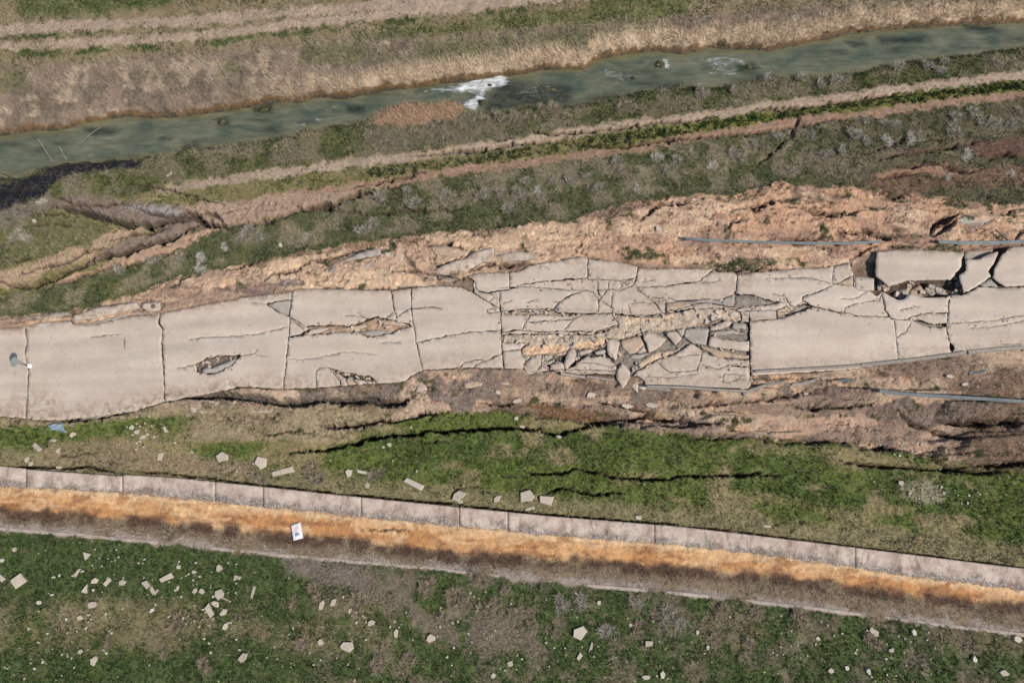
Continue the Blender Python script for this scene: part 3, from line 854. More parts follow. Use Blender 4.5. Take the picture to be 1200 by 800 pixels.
# red scarps at the right
paint(poly(c_('W', 400, 580, 560, 540, 700, 528, 900, 488, 1200, 465, 1600, 450, 1600, 580, 1200, 565, 1000, 585, 850, 525, 640, 560), 2), ALB(98, 72, 56), 0, .2, .6)
paint(poly(c_('W', 400, 665, 600, 610, 780, 608, 850, 630, 1000, 640, 1100, 660, 900, 668, 650, 664, 430, 695), 2), ALB(158, 122, 96), 0.05, .1, .6)
paint(poly(c_('W', 330, 700, 450, 670, 700, 690, 860, 640, 1200, 620, 1500, 620, 1500, 700, 1200, 720, 700, 740, 560, 800, 420, 790), 5) * .7, ALB(128, 96, 76), .3, .3, .4)
# northern soil verge
verge = band(SOIL_N, lambda x: ROAD_N(x) + 4, 1.6, 2)
paint(verge, ALB(204, 170, 138), 0, 0.02, .8)
paint(verge * sstep(.45, .62, N2), ALB(196, 164, 136), 0, .03, 1.0)
paint(verge * sstep(650, 780, wx) * sstep(.4, .55, N1 + .1), ALB(204, 162, 128), 0, .03, .9)
paint(verge * sstep(300, 360, wx) * sstep(700, 600, wx) * sstep(.42, .58, N3), ALB(224, 192, 156), 0, 0, .5)
paint(band(lambda x: ROAD_N(x) - 15, lambda x: ROAD_N(x), 3, 1.5) * sstep(150, 180, wx) * sstep(340, 300, wx), ALB(120, 98, 90), .05, .2, .7)
paint(band(SOIL_N, lambda x: SOIL_N(x) + 8, 1.5, 3) * sstep(.5, .6, N2) * .8, ALB(140, 112, 86), .2, .2, .6)
paint(poly(c_('V', 0, 455, 180, 455, 200, 480, 60, 485, 0, 480), 1.5), ALB(92, 92, 58), .9, .2, green=.6)
paint(poly(c_('V', 280, 490, 360, 488, 480, 500, 700, 480, 900, 470, 960, 490, 900, 505, 700, 510, 600, 535, 470, 530, 400, 510, 280, 515), 1.5), ALB(92, 92, 58), .9, .2, green=.6)
paint(poly(c_('I', 330, 40, 520, 25, 800, 40, 800, 70, 600, 72, 330, 72), 1.5), ALB(100, 100, 66), .8, .3, green=.55)
paint(poly(c_('V', 820, 150, 920, 145, 915, 185, 850, 180), 1.5), ALB(84, 92, 50), 1, .1, green=.7)
paint(poly([(1107, 238), (1140, 232), (1146, 242), (1126, 246), (1110, 245)], 2), ALB(100, 100, 60), .8, .3, green=.6)
paint(poly([(1118, 257), (1160, 258), (1150, 266), (1135, 271), (1125, 262)], 1.5), ALB(168, 168, 158), 0, 0, .4)
paint(poly([(1127, 252), (1148, 253), (1146, 257), (1130, 257)], 1), ALB(84, 88, 50), .9, .1, green=.6)
paint(poly(c_('L', 410, 450, 440, 430, 600, 425, 620, 450, 500, 470, 440, 490), 2), ALB(96, 98, 100), 0, .1, .6)
# under and between the slabs
paint(band(lambda x: ROAD_N(x) - 1, lambda x: ROAD_S(x) + 2, 1.5, 2), ALB(140, 116, 96), 0, 0, .9)
rd = poly(OUT, 2.0, warp=False)
paint(rd, ALB(138, 118, 100), 0, 0, .8)
for i, cp in enumerate(CUTS):
    c = {0: (126, 112, 98), 1: (190, 158, 130), 4: (206, 186, 162), 5: (92, 84, 76), 6: (150, 138, 124), 7: (150, 140, 128), 2: (186, 170, 148), 3: (188, 172, 148), 11: (70, 62, 56)}.get(i, (168, 156, 140))
    paint(poly(cp, 1.6, warp=False), ALB(*c), 0, 0, 1.0)
paint(poly(c_('G', 290, 460, 330, 440, 480, 420, 590, 430, 600, 450, 570, 475, 480, 480, 330, 495), 1.2, False), ALB(226, 188, 150), 0, 0, .7)
paint(poly(c_('G', 650, 420, 720, 400, 840, 385, 857, 410, 800, 440, 660, 445), 1.2, False), ALB(226, 188, 150), 0, 0, .7)
paint(poly(c_('H', 240, 130, 330, 130, 480, 110, 640, 100, 660, 130, 480, 165, 300, 165), 3, False), ALB(224, 196, 164), 0, 0, .8)
paint(poly(c_('K', 350, 285, 430, 275, 560, 290, 620, 305, 420, 308), 1.5, False), ALB(170, 120, 96), 0, 0, .8)
paint(poly(c_('H', 350, 462, 400, 412, 520, 357, 660, 342, 600, 372, 480, 422, 400, 468), 1.5, False), ALB(212, 184, 152), 0, 0, .8)
# south of the road
sv = band(lambda x: ROAD_S(x) - 3, SOIL_S, 1.5, 3)
paint(sv, ALB(190, 164, 138), 0.03, 0.06, .9)
paint(sv * sstep(470, 520, wx) * sstep(.42, .6, N2), ALB(206, 168, 136), 0, 0, 1)
paint(sv * sstep(.55, .66, N2), ALB(128, 112, 100), 0.05, 0.2, .8)
paint(sv * sstep(1000, 1080, wx) * sstep(.4, .6, N1), ALB(120, 96, 76), 0.1, 0.2, .8)
paint(sv * sstep(500, 440, wx) * sstep(470, 478, wy), ALB(158, 140, 108), 0.12, 0.05, 1, green=.4)
paint(poly([(555, 482), (600, 472), (650, 472), (700, 480), (740, 488), (700, 496), (640, 490), (600, 486)], 4), ALB(122, 88, 58), .3, .1, .5, green=.3)
paint(poly([(900, 500), (950, 490), (1010, 486), (1060, 492), (1090, 500), (1100, 510), (1040, 512), (960, 515), (910, 516)], 4), ALB(190, 158, 132), 0.02, 0, .8)
paint(band(lambda x: ROAD_S(x) - 20, lambda x: ROAD_S(x) + 4, 4, 2) * 0, (0, 0, 0))
gs = band(SOIL_S, lambda x: WALL_T(x) - 1, 3, 1.5)
paint(gs, ALB(96, 108, 46), 0.95, 0.06, 0.2, green=0.80)
paint(gs * sstep(.53, .66, N3), ALB(140, 128, 88), 0.45, 0.25, 0.4, green=0.4)
paint(poly([(430, 506), (560, 508), (700, 505), (820, 520), (960, 533), (1080, 556), (1260, 572), (1260, 652), (1050, 610), (960, 592), (820, 572), (700, 560), (560, 552), (450, 540)], 9) * sstep(.60, .48, fbm(GX, GY, .5, 4, 321)), ALB(82, 98, 40), 1.0, 0.03, 0.2, green=0.86)
paint(gs * sstep(200, 240, wx) * sstep(440, 380, wx) * sstep(520, 512, wy), ALB(160, 142, 110), 0.1, 0.05, 1, green=0.4)
paint(gs * sstep(30, 14, WALL_T(wx) - wy), ALB(134, 124, 88), 0.5, 0.4, 0.3, green=0.42)
paint(gs * sstep(1080, 1180, wx) * sstep(560, 548, wy), ALB(120, 104, 70), 0.4, 0.2, 0.5, green=0.6)
paint(poly([(60, 520), (120, 515), (200, 530), (300, 540), (290, 560), (140, 548), (50, 545)], 6) * .8, ALB(146, 126, 100), .3, .4, .5, green=.5)
paint(poly([(1050, 568), (1090, 562), (1110, 575), (1100, 590), (1060, 585)], 5) * .7, ALB(176, 164, 136), .4, .1, 1, green=.5)
# canal
paint(band(WALL_T, WALL_B, 1.2, 1.5), ALB(150, 132, 116), 0, 0.05, .8)
cb = band(WALL_B, OR_B, 2.5, 4)
paint(cb, ALB(202, 154, 104), 0, 0.03, .35)
paint(cb * sstep(.44, .58, N3), ALB(190, 136, 84), 0, 0, .2)
paint(cb * sstep(.62, .70, fbm(GX * .8, GY, 2.4, 3, 351)) * .6, ALB(150, 106, 70), 0, .15, .5)
paint(cb * sstep(11, 2, wy - WALL_B(wx) + 6 * nF), ALB(218, 184, 142), 0, 0, .5)
paint(cb * sstep(.58, .70, fbm(GX * .5, GY * 1.4, 1.3, 4, 71)) * .8, ALB(156, 108, 70), 0, .2, .3)
paint(cb * sstep(.55, .66, fbm(GX * .35, GY * 1.5, 1.1, 4, 73)) * .8, ALB(220, 178, 130), 0, 0, .5)
db = band(OR_B, lambda x: EDGE(x) - 2, 4, 1.5)
paint(db, ALB(136, 118, 94), 0.02, 0.85, .3)
paint(band(lambda x: OR_B(x) - 5, lambda x: OR_B(x) + 9, 5, 5) * sstep(.32, .5, fbm(GX, GY, .7, 3, 75)), ALB(82, 60, 44), 0, 0.6, .3)
paint(band(lambda x: EDGE(x) - 11, lambda x: EDGE(x) - 1, 2.5, 1) * sstep(.66, .45, N2), ALB(162, 148, 134), 0.0, 0.25, .6)
# bottom field
bf = band(lambda x: EDGE(x), 2000.0, 1.5)
paint(bf, ALB(74, 90, 44), 1.0, 0.10, 0.15, green=0.92)
paint(bf * .8 * sstep(.47, .66, .6 * N1 + .4 * fbm(GX, GY, 1.4, 3, 341)) * sstep(690, 715, wy) * sstep(775, 755, wy), ALB(128, 116, 84), 0.5, 0.45, 0.3, green=0.45)
paint(bf * .85 * sstep(.48, .64, .55 * N2 + .45 * fbm(GX, GY, 1.5, 3, 343)) * sstep(330, 420, wx), ALB(124, 112, 90), 0.5, 0.6, 0.2, green=0.45)
paint(poly([(430, 668), (560, 676), (650, 690), (680, 700), (640, 770), (540, 760), (470, 720), (420, 700)], 9) * sstep(.40, .5, N2), ALB(122, 110, 92), .25, 1.0, .2, green=.4)
paint(poly([(330, 648), (430, 664), (440, 690), (380, 685), (340, 668)], 6), ALB(122, 110, 98), .2, 1.0, .2)
paint(poly([(-60, 700), (120, 700), (300, 720), (330, 745), (100, 745), (-60, 740)], 9) * .7 * sstep(.35, .55, N2), ALB(136, 122, 92), .45, .3, .4, green=.4)

# soil blotches, strata and vegetation scraps on the torn verges
vz = np.clip(verge * sstep(640, 820, wx), 0, 1) * (1 - rd)
paint(vz * sstep(.46, .60, fbm(GX * .7, GY * 1.2, .6, 4, 201)) * .75, ALB(168, 134, 114), .02, .05, 1)
paint((verge + sv) * (1 - rd) * sstep(.60, .72, fbm(GX * .6, GY * 1.6, .5, 4, 203)) * .7, ALB(118, 92, 76), .08, .25, .8)
paint((verge + sv) * (1 - rd) * sstep(.70, .76, fbm(GX, GY * 1.4, 1.0, 4, 205)), ALB(84, 82, 48), .8, .3, .3, green=.6)
paint(sv * sstep(500, 560, wx) * sstep(.50, .60, fbm(GX * .22, GY * 1.3, .9, 5, 207)) * .7, ALB(138, 116, 100), .02, .15, 1)
paint(verge * (1 - rd) * sstep(.52, .62, fbm(GX * .25, GY * 1.3, .9, 5, 209)) * sstep(700, 560, wx) * .6, ALB(190, 158, 130), .0, .02, 1)
paint(verge * (1 - rd) * sstep(.60, .68, fbm(GX * .4, GY * 1.3, .8, 4, 211)) * .7, ALB(222, 190, 156), .0, .0, .8)
# relief
rel = 0.10 * nA + 0.05 * nC * 2
soil = np.clip(verge + sv * 0.9, 0, 1) * (1 - rd)
rid = fbm(GX * 0.55, GY, 0.55, 5, 81, True)
rel = rel + soil * (0.9 * (fbm(GX * .5, GY, .28, 3, 85, True) - .6) + 0.34 * (rid - 0.62) + 0.10 * (fbm(GX, GY, 2.2, 3, 91, True) - 0.6))
rel = rel + 0.10 * nF * (1 - rd) + soil * .12 * (fbm(GX, GY, 3.4, 2, 371) - .5)
rel = rel + cb * 0.10 * (fbm(GX, GY, 1.5, 3, 95) - .5) + grass * 0.12 * (fbm(GX, GY, 1.6, 3, 97) - .5)
rel = rel + 0.9 * band(REED_TOP, RIV_N, 6, 3) * (fbm(GX, GY * .7, .6, 4, 99) - .5)
bank = np.exp(-(np.minimum(abs(py - RIV_N(px)), abs(py - RIV_S(px))) / 5) ** 2)
Z = Z + rel + bank * .5 * (fbm(GX, GY, 1.1, 4, 291) - .5)
sz = np.clip(verge + sv, 0, 1) * (1 - rd)
cz1 = np.abs(fbm(GX * .5 + .5 * nB, GY * 1.1, .75, 5, 221) - .5)
cz2 = np.abs(fbm(GX * .35, GY * 1.2 + .5 * nA, .9, 4, 231) - .5)
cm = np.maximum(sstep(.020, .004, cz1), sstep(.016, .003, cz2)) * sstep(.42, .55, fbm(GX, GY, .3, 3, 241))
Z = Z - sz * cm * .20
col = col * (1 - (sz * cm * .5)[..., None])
gcm = sstep(.010, .002, np.abs(fbm(GX * .3, GY * 1.3, .5, 4, 251) - .5)) * gs * sstep(.52, .6, N1)
Z = Z - gcm * .3
# terraces: steps parallel to the road below it
stp = fbm(GX * .16, GY * 1.0, .42, 4, 261)
Z = Z + sv * (1 - rd) * sstep(520, 600, px) * .55 * (sstep(.44, .47, stp) + sstep(.54, .57, stp) - 1)
# ground under the slabs is sunk, except where fill is exposed
Z = Z * (1 - rd) + rd * (-0.55 + 0.10 * nC)
for i, cp in enumerate(CUTS):
    m = poly(cp, 2.2, warp=False)
    top = {0: -0.42, 1: -.16, 4: 0.10, 5: -.28, 6: -.12, 2: 0.0, 3: 0.0, 7: -.1, 8: -.25, 9: -.1, 10: -.8, 11: -.5}.get(i, -.1)
    Z = Z * (1 - m) + m * (top + .22 * (fbm(GX, GY, 1.8, 4, 101) - .5) * 2 * (0.9 if i in (4,) else .8))
    if i in (4, 5, 6, 1, 2, 3):
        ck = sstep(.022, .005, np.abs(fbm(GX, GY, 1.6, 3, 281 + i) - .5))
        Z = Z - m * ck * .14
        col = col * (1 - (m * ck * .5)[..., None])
m = poly(c_('H', 350, 462, 400, 412, 520, 357, 660, 342, 600, 372, 480, 422, 400, 468), 2.0, False)
Z = Z + .22 * m


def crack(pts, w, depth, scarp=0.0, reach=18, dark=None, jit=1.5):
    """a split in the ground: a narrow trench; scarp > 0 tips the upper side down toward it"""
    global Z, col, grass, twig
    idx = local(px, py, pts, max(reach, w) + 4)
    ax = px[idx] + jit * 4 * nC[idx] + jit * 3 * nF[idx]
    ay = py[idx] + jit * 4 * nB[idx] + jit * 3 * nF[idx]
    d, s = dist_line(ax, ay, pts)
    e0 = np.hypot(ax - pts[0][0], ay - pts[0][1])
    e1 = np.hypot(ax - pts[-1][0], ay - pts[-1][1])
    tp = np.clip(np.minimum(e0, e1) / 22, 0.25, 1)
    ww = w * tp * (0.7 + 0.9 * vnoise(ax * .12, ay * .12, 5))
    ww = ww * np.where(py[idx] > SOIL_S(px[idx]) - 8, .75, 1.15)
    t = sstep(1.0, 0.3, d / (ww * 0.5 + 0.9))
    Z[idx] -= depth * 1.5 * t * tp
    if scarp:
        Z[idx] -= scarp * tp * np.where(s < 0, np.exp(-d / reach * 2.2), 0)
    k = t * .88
    col[idx] = col[idx] * (1 - k[:, None]) + (ALB(70, 56, 44) if dark is None else np.array(dark) * .7) * k[:, None]  # dark soil colour in the trench, deepened to stand in for shadow
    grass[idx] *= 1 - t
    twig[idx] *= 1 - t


cr = crack
cr([(490, 182), (520, 178), (567, 176), (600, 168), (633, 167), (667, 167), (717, 172), (767, 167), (800, 161)], 3, .6, .05)
cr([(767, 167), (790, 164), (800, 162), (860, 158), (930, 150), (1000, 138)], 2, .4)
cr([(603, 153), (633, 155), (653, 157), (700, 153), (767, 145), (800, 143), (840, 137)], 2, .45)
cr([(417, 220), (467, 208), (500, 202)], 1.6, .4)
cr([(400, 234), (430, 226), (480, 214)], 1.4, .35)
cr([(883, 128), (933, 127), (1000, 118), (1060, 108)], 2.4, .45)
cr([(933, 127), (936, 140), (930, 155), (905, 180), (880, 200)], 3, .4, .1, dark=ALB(140, 118, 98))
cr([(560, 690 / 3), (400, 232)], 1, .1)
cr([(440, 250), (467, 244), (500, 246), (540, 245)], 5, .7)
cr([(350, 245), (365, 241), (390, 240), (410, 230), (440, 224)], 5, .7, .2)
cr([(267, 265), (312, 260), (335, 251), (350, 245), (365, 243), (390, 245), (415, 249), (450, 251), (467, 245)], 5, 1.1, .45, 9, dark=ALB(46, 42, 40))
cr([(60, 240), (84, 246), (108, 251), (130, 258), (152, 264), (178, 263), (200, 258), (226, 254), (240, 262), (267, 265)], 7, 1.1, .6, 13, dark=ALB(44, 42, 44))
cr([(150, 241), (165, 246), (190, 252), (215, 251), (228, 249)], 2, .4)
cr([(0, 330), (30, 336), (62, 326), (80, 318), (96, 309), (112, 298), (130, 300), (144, 298), (180, 284), (212, 274), (232, 264)], 5, 1.0, .45, 10, dark=ALB(48, 42, 38))
cr([(62, 334), (84, 329), (112, 318), (160, 309), (190, 299), (212, 290)], 3, .6, .2, 8, dark=ALB(84, 74, 62))
cr([(0, 305), (20, 307), (40, 300)], 2, .5)
cr([(20, 322), (50, 312), (80, 305), (100, 294), (118, 290)], 3, .4, .15, 10)
cr([(90, 316), (120, 304), (150, 292), (176, 280)], 2, .35, .1, 8)
cr([(66, 232), (90, 238), (120, 240), (150, 238)], 3, .4, .15, 10)
cr([(20, 246), (50, 250), (80, 252)], 2, .4)
cr([(200, 258), (206, 250), (216, 246), (226, 249), (232, 258)], 3, .5, .1, 6)
cr([(226, 254), (236, 248), (250, 250), (262, 262)], 3, .5)
cr([(130, 281), (150, 274), (175, 272), (200, 266)], 2.5, .4, .1, 7)
cr([(150, 214), (190, 220), (230, 232), (262, 240)], 1.4, .25)
slide = poly([(-40, 320), (40, 292), (70, 240), (160, 232), (270, 236), (380, 232), (300, 266), (200, 292), (80, 336), (-40, 350)], 6)
Z += slide * (.20 * (fbm(GX * .6, GY, .9, 5, 331, True) - .6) + .16 * (fbm(GX, GY, 3.2, 3, 335) - .5) - .22 * sstep(.02, .005, np.abs(fbm(GX * .5, GY, .8, 4, 333) - .5)))
cr([(20, 265), (60, 262), (100, 268)], 1.6, .35)
cr([(998, 177), (1020, 177), (1037, 171), (1061, 163), (1092, 163), (1118, 161)], 2.6, .5)
cr(c_('W', 400, 590, 470, 570, 560, 545), 6, .5, .2, dark=ALB(70, 44, 36))
cr(c_('W', 640, 550, 720, 535, 800, 520, 900, 500, 960, 490), 5, .6, .3, dark=ALB(70, 44, 36))
cr(c_('W', 520, 620, 640, 620, 680, 600, 850, 640, 900, 660, 960, 640), 4, .5, .2, dark=ALB(70, 48, 38))
cr(c_('W', 960, 560, 1020, 580, 1100, 560, 1200, 565), 7, .7, .2, dark=ALB(70, 44, 36))
cr(c_('W', 410, 685, 520, 665, 680, 655), 4, .4, .15, dark=ALB(96, 62, 46))
cr(c_('W', 420, 765, 480, 780, 560, 770, 590, 785), 6, .6, .1, dark=ALB(60, 44, 38))
cr(c_('V', 50, 275, 100, 220, 150, 185, 250, 182, 350, 185), 4, .5, .25, 10, dark=ALB(124, 92, 72))
cr(c_('V', 525, 365, 530, 300, 540, 275, 630, 265), 4, .5, 0, dark=ALB(110, 92, 78))
cr(c_('V', 390, 240, 410, 255, 440, 250), 3, .3)
cr(c_('V', 540, 220, 620, 200, 670, 210, 720, 185, 780, 170, 830, 165), 4, .5, .15, dark=ALB(100, 76, 60))
cr(c_('V', 880, 200, 960, 220, 1040, 235, 1170, 235, 1260, 215), 5, .5, .35, 10, dark=ALB(96, 74, 62))
cr(c_('V', 250, 740 / 2, 310, 372), 1, .1)
cr(c_('E', 0, 205, 140, 200, 300, 205), 3, .35, .1, dark=ALB(110, 84, 68))
cr(c_('E', 330, 165, 400, 170, 470, 165, 560, 190, 640, 180), 5, .5, .2, dark=ALB(84, 62, 52))
cr(c_('E', 385, 300, 430, 270, 480, 240, 520, 235), 4, .4, .1, dark=ALB(92, 70, 58))
cr([(1092, 275), (1096, 264), (1107, 257), (1125, 251)], 9, 1.0, .3, 12, dark=ALB(74, 62, 56))
cr([(1093, 277), (1104, 271), (1115, 263), (1127, 256)], 6, .7, 0, dark=ALB(84, 72, 62))
cr([(1175, 252), (1185, 247), (1200, 245)], 4, .6, .2, dark=ALB(84, 64, 54))
cr([(1190, 282), (1196, 272), (1210, 268)], 6, .8, .2, dark=ALB(60, 52, 48))
cr(c_('L', 270, 395, 340, 365, 430, 335), 3, .4, .2, 8)
cr(c_('L', 0, 470, 30, 455, 60, 425, 90, 415), 3, .5, .2, 8)
cr(c_('L', 440, 440, 470, 405, 560, 390, 640, 350, 700, 330), 3, .35, .2, 7, dark=ALB(130, 112, 92))
cr(c_('L', 640, 350, 760, 330, 860, 300, 940, 270), 2.5, .35, .25, 7, dark=ALB(140, 118, 96))
cr(c_('J', 460, 165, 470, 200, 500, 230, 560, 290), 6, .35, .1, dark=ALB(120, 104, 92))
cr(c_('J', 610, 140, 700, 130, 800, 150, 850, 165), 3.5, .4, .2, 7, dark=ALB(110, 86, 68))
cr(c_('J', 640, 200, 650, 250, 740, 232, 800, 205), 3.5, .4, 0, dark=ALB(110, 86, 68))
cr(c_('J', 400, 300, 480, 285, 560, 300, 700, 322, 830, 340), 4, .5, .25, 7, dark=ALB(100, 80, 68))
cr(c_('J', 860, 280, 960, 245, 1040, 262, 1180, 245), 4, .4, .2, 7, dark=ALB(110, 84, 68))
cr(c_('J', 0, 395, 150, 398, 300, 402, 420, 395, 560, 375), 2.2, .45, .1, 6)
cr(c_('K', 380, 85, 470, 88, 620, 85, 680, 75, 860, 70), 3, .45, .1, 6, dark=ALB(80, 68, 56))
# below the road
cr([(188, 468), (230, 466), (262, 463), (300, 467), (320, 472), (350, 473), (384, 468), (412, 471), (430, 467), (452, 473), (472, 470), (486, 462)], 8, .8, .35, 14, dark=ALB(96, 88, 88))
cr([(60, 497), (76, 492), (100, 490), (130, 486), (160, 480)], 4, .6, .1, dark=ALB(80, 66, 56))
cr([(40, 486), (50, 478), (58, 486)], 7, .2, .2, dark=ALB(96, 84, 76))
cr([(370, 498), (400, 499), (424, 497), (444, 492), (464, 494), (492, 486), (526, 482)], 3, .7, .2, 8)
cr([(300, 506), (318, 510), (345, 505), (366, 507)], 1.6, .35)
cr([(336, 532), (360, 529), (376, 528), (400, 524), (428, 516), (452, 510), (472, 510), (505, 505), (548, 504), (575, 502), (605, 501), (630, 504), (655, 510), (675, 504), (695, 496), (730, 497)], 4, .9, .75, 20)
cr([(548, 504), (575, 502), (605, 500)], 5, .5, .1)
cr([(414, 524), (424, 530), (436, 528)], 2, .4)
cr([(484, 513), (500, 518), (530, 517)], 1.6, .35)
cr([(607, 551), (630, 554), (655, 555), (672, 550), (692, 552), (717, 559), (742, 562), (780, 562), (800, 558), (840, 558), (884, 556), (920, 558)], 3.2, .7, .08, 8)
cr([(631, 584), (652, 572), (680, 575), (697, 580), (717, 577), (735, 580)], 3.2, .7, .1, 8)
cr([(581, 560), (592, 557), (604, 560)], 2, .5)
cr([(530, 579), (535, 573), (547, 571)], 4, .9, 0, jit=.6)
cr([(549, 570), (554, 571), (560, 571)], 6, .9, 0, jit=.6)
cr([(562, 576), (566, 577)], 5, .9, 0, jit=.6)
cr([(570, 577), (574, 577)], 5, .9, 0, jit=.6)
cr([(578, 576), (582, 577)], 4, .9, 0, jit=.6)
cr([(614, 573), (624, 573)], 2.5, .7, 0, jit=.6)
cr(c_('c', 235, 480, 290, 480, 355, 490), 6, 1.0, 0, jit=.6, dark=ALB(50, 36, 28))
cr(c_('c', 0, 355, 50, 365, 95, 390), 3, .6, .1)
cr(c_('c', 360, 475, 430, 465, 560, 445), 2, .4, .1)
cr([(808, 514), (880, 512), (920, 520), (1000, 518)], 2.4, .45, .15, 8)
cr([(1016, 526), (1040, 524), (1062, 528)], 6, .8, .2)
cr([(985, 540), (1010, 544), (1040, 546), (1080, 550), (1148, 554), (1180, 552)], 5, .8, .35, 12)
cr([(1080, 530), (1100, 540), (1112, 548), (1148, 556)], 6, .8, .2)
cr([(1140, 545), (1170, 546), (1210, 543)], 6, .8, .5, 14)
cr([(920, 476), (970, 476), (1000, 475), (1030, 470)], 2.5, .4, .2, 8)
cr([(1055, 478), (1064, 488), (1075, 495), (1090, 502), (1125, 512), (1145, 515)], 4, .6, .4, 12, dark=ALB(96, 76, 62))
cr([(1100, 490), (1125, 494), (1165, 495), (1210, 497)], 6, .8, .5, 14, dark=ALB(64, 46, 36))
cr([(690, 496), (720, 492), (760, 488), (790, 492), (830, 498)], 4, .5, .3, 12, dark=ALB(110, 88, 72))
cr([(700, 470), (740, 476), (770, 486)], 3, .4, .2)
cr([(760, 498), (800, 500), (850, 496)], 3, .4, .3, 10, dark=ALB(110, 92, 78))
cr([(560, 470), (590, 474), (612, 468)], 4, .4, .2, dark=ALB(110, 92, 76))
cr([(800, 478), (850, 472), (900, 468), (950, 462)], 3, .3, .3, 12, dark=ALB(130, 108, 92))
cr([(0, 549), (30, 547), (80, 548), (105, 546), (120, 551), (142, 554)], 3.2, .7, 0, jit=.7)
cr([(150, 551), (200, 555), (260, 562), (308, 569), (360, 574), (400, 578)], 2.6, .6, 0, jit=.7)
cr([(400, 578), (470, 586), (538, 591), (560, 594), (620, 601), (700, 608), (800, 615)], 3, .7, 0, jit=.5, dark=ALB(60, 64, 36))
cr([(800, 616), (860, 622), (960, 635), (1060, 648), (1200, 665)], 2, .45, 0, jit=.5)
cr([(423, 621), (450, 620), (478, 621)], 1.4, .2)
# pit under the overhanging slab
m = poly([(998, 316), (1026, 296), (1130, 294), (1300, 288), (1300, 340), (1174, 340), (1146, 339), (1127, 349), (1068, 347), (1030, 346), (1000, 330)], 2, False)
Z = Z * (1 - m) + m * (-.45 + .2 * nC * 2)
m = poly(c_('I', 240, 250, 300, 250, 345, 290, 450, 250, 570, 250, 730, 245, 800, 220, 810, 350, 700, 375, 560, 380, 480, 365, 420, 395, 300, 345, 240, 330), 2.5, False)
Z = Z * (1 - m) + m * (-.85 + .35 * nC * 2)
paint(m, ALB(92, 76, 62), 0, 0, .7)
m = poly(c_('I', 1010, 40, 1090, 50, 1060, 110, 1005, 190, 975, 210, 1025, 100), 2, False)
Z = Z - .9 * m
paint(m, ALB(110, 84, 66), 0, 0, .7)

nr, nc = GX.shape
vid = np.arange(nr * nc).reshape(nr, nc)
quads = np.stack([vid[:-1, :-1], vid[:-1, 1:], vid[1:, 1:], vid[1:, :-1]], -1).reshape(-1, 4)
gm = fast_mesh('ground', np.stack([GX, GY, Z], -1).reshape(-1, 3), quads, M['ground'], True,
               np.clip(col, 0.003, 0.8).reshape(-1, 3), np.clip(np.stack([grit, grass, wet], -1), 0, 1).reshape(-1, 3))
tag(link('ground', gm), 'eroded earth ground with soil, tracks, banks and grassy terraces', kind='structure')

i0x, i0y = 24, 24


def samp(A, x, y):
    u = np.clip((np.asarray(x) + 60) / STEP, 0, len(fx) - 1.001)
    v = np.clip((np.asarray(y) + 36) / STEP, 0, len(fy) - 1.001)
    ui, vi = u.astype(int), v.astype(int)
    a, b = u - ui, v - vi
    ui = ui + i0x
    vi = vi + i0y
    if A.ndim == 3:
        a, b = a[..., None], b[..., None]
    return (A[vi, ui] * (1 - a) + A[vi, ui + 1] * a) * (1 - b) + (A[vi + 1, ui] * (1 - a) + A[vi + 1, ui + 1] * a) * b


def hgt(x, y):
    return samp(Z, np.atleast_1d(x), np.atleast_1d(y))


def G(pxx, pyy):
    """the ground point seen at a photo pixel"""
    z = 0.0
    for _ in range(5):
        x, y = P(pxx, pyy, z)
        z = float(hgt(x, y)[0])
    return float(x), float(y), z


# ------------------------------------------------------------------ river
wxs = np.arange(-64, 64, 0.16)
pxs = np.linspace(-220, 1420, len(wxs))
rows = []
for u in np.linspace(-0.25, 1.25, 60):
    yy = RIV_N(pxs) * (1 - u) + RIV_S(pxs) * u
    rows.append(np.stack(P(pxs, yy, -2.35), -1))
wv = np.stack(rows, 0)
wpx, wpy = proj(wv[..., 0], wv[..., 1], -2.35)
foam = np.zeros_like(wpx)


def blob(pts, soft, v=1.0):
    return v * sstep(-soft, soft, sdf_poly(wpx, wpy, pts))


foam = np.maximum(foam, blob(c_('N', 440, 290, 480, 270, 560, 262, 600, 285, 570, 305, 510, 320, 500, 360, 470, 392, 420, 375, 440, 355, 470, 340, 440, 325, 390, 325, 380, 310), 4, .95))
foam = np.maximum(foam, blob(c_('N', 240, 320, 330, 305, 440, 290, 440, 325, 330, 335, 250, 335), 5, .55))
foam = np.maximum(foam, blob(c_('O', 60, 215, 130, 195, 220, 205, 225, 235, 160, 270, 90, 265, 100, 240), 4, .5))
foam = np.maximum(foam, blob(c_('N', 910, 240, 1000, 250, 1000, 285, 960, 290, 920, 262), 3, .42))
foam = np.maximum(foam, blob(c_('N', 1130, 205, 1150, 210, 1155, 245, 1138, 250), 1.5, .7))
foam = np.maximum(foam, blob(c_('N', 600, 320, 760, 270, 720, 330, 640, 370), 5, .36))
foam = np.maximum(foam, blob(c_('M', 1020, 430, 1199, 360, 1199, 400, 1060, 450), 4, .38))
dark = blob(c_('N', 560, 280, 640, 285, 800, 300, 820, 330, 800, 360, 650, 375, 570, 392, 500, 400, 520, 340), 6, .75)
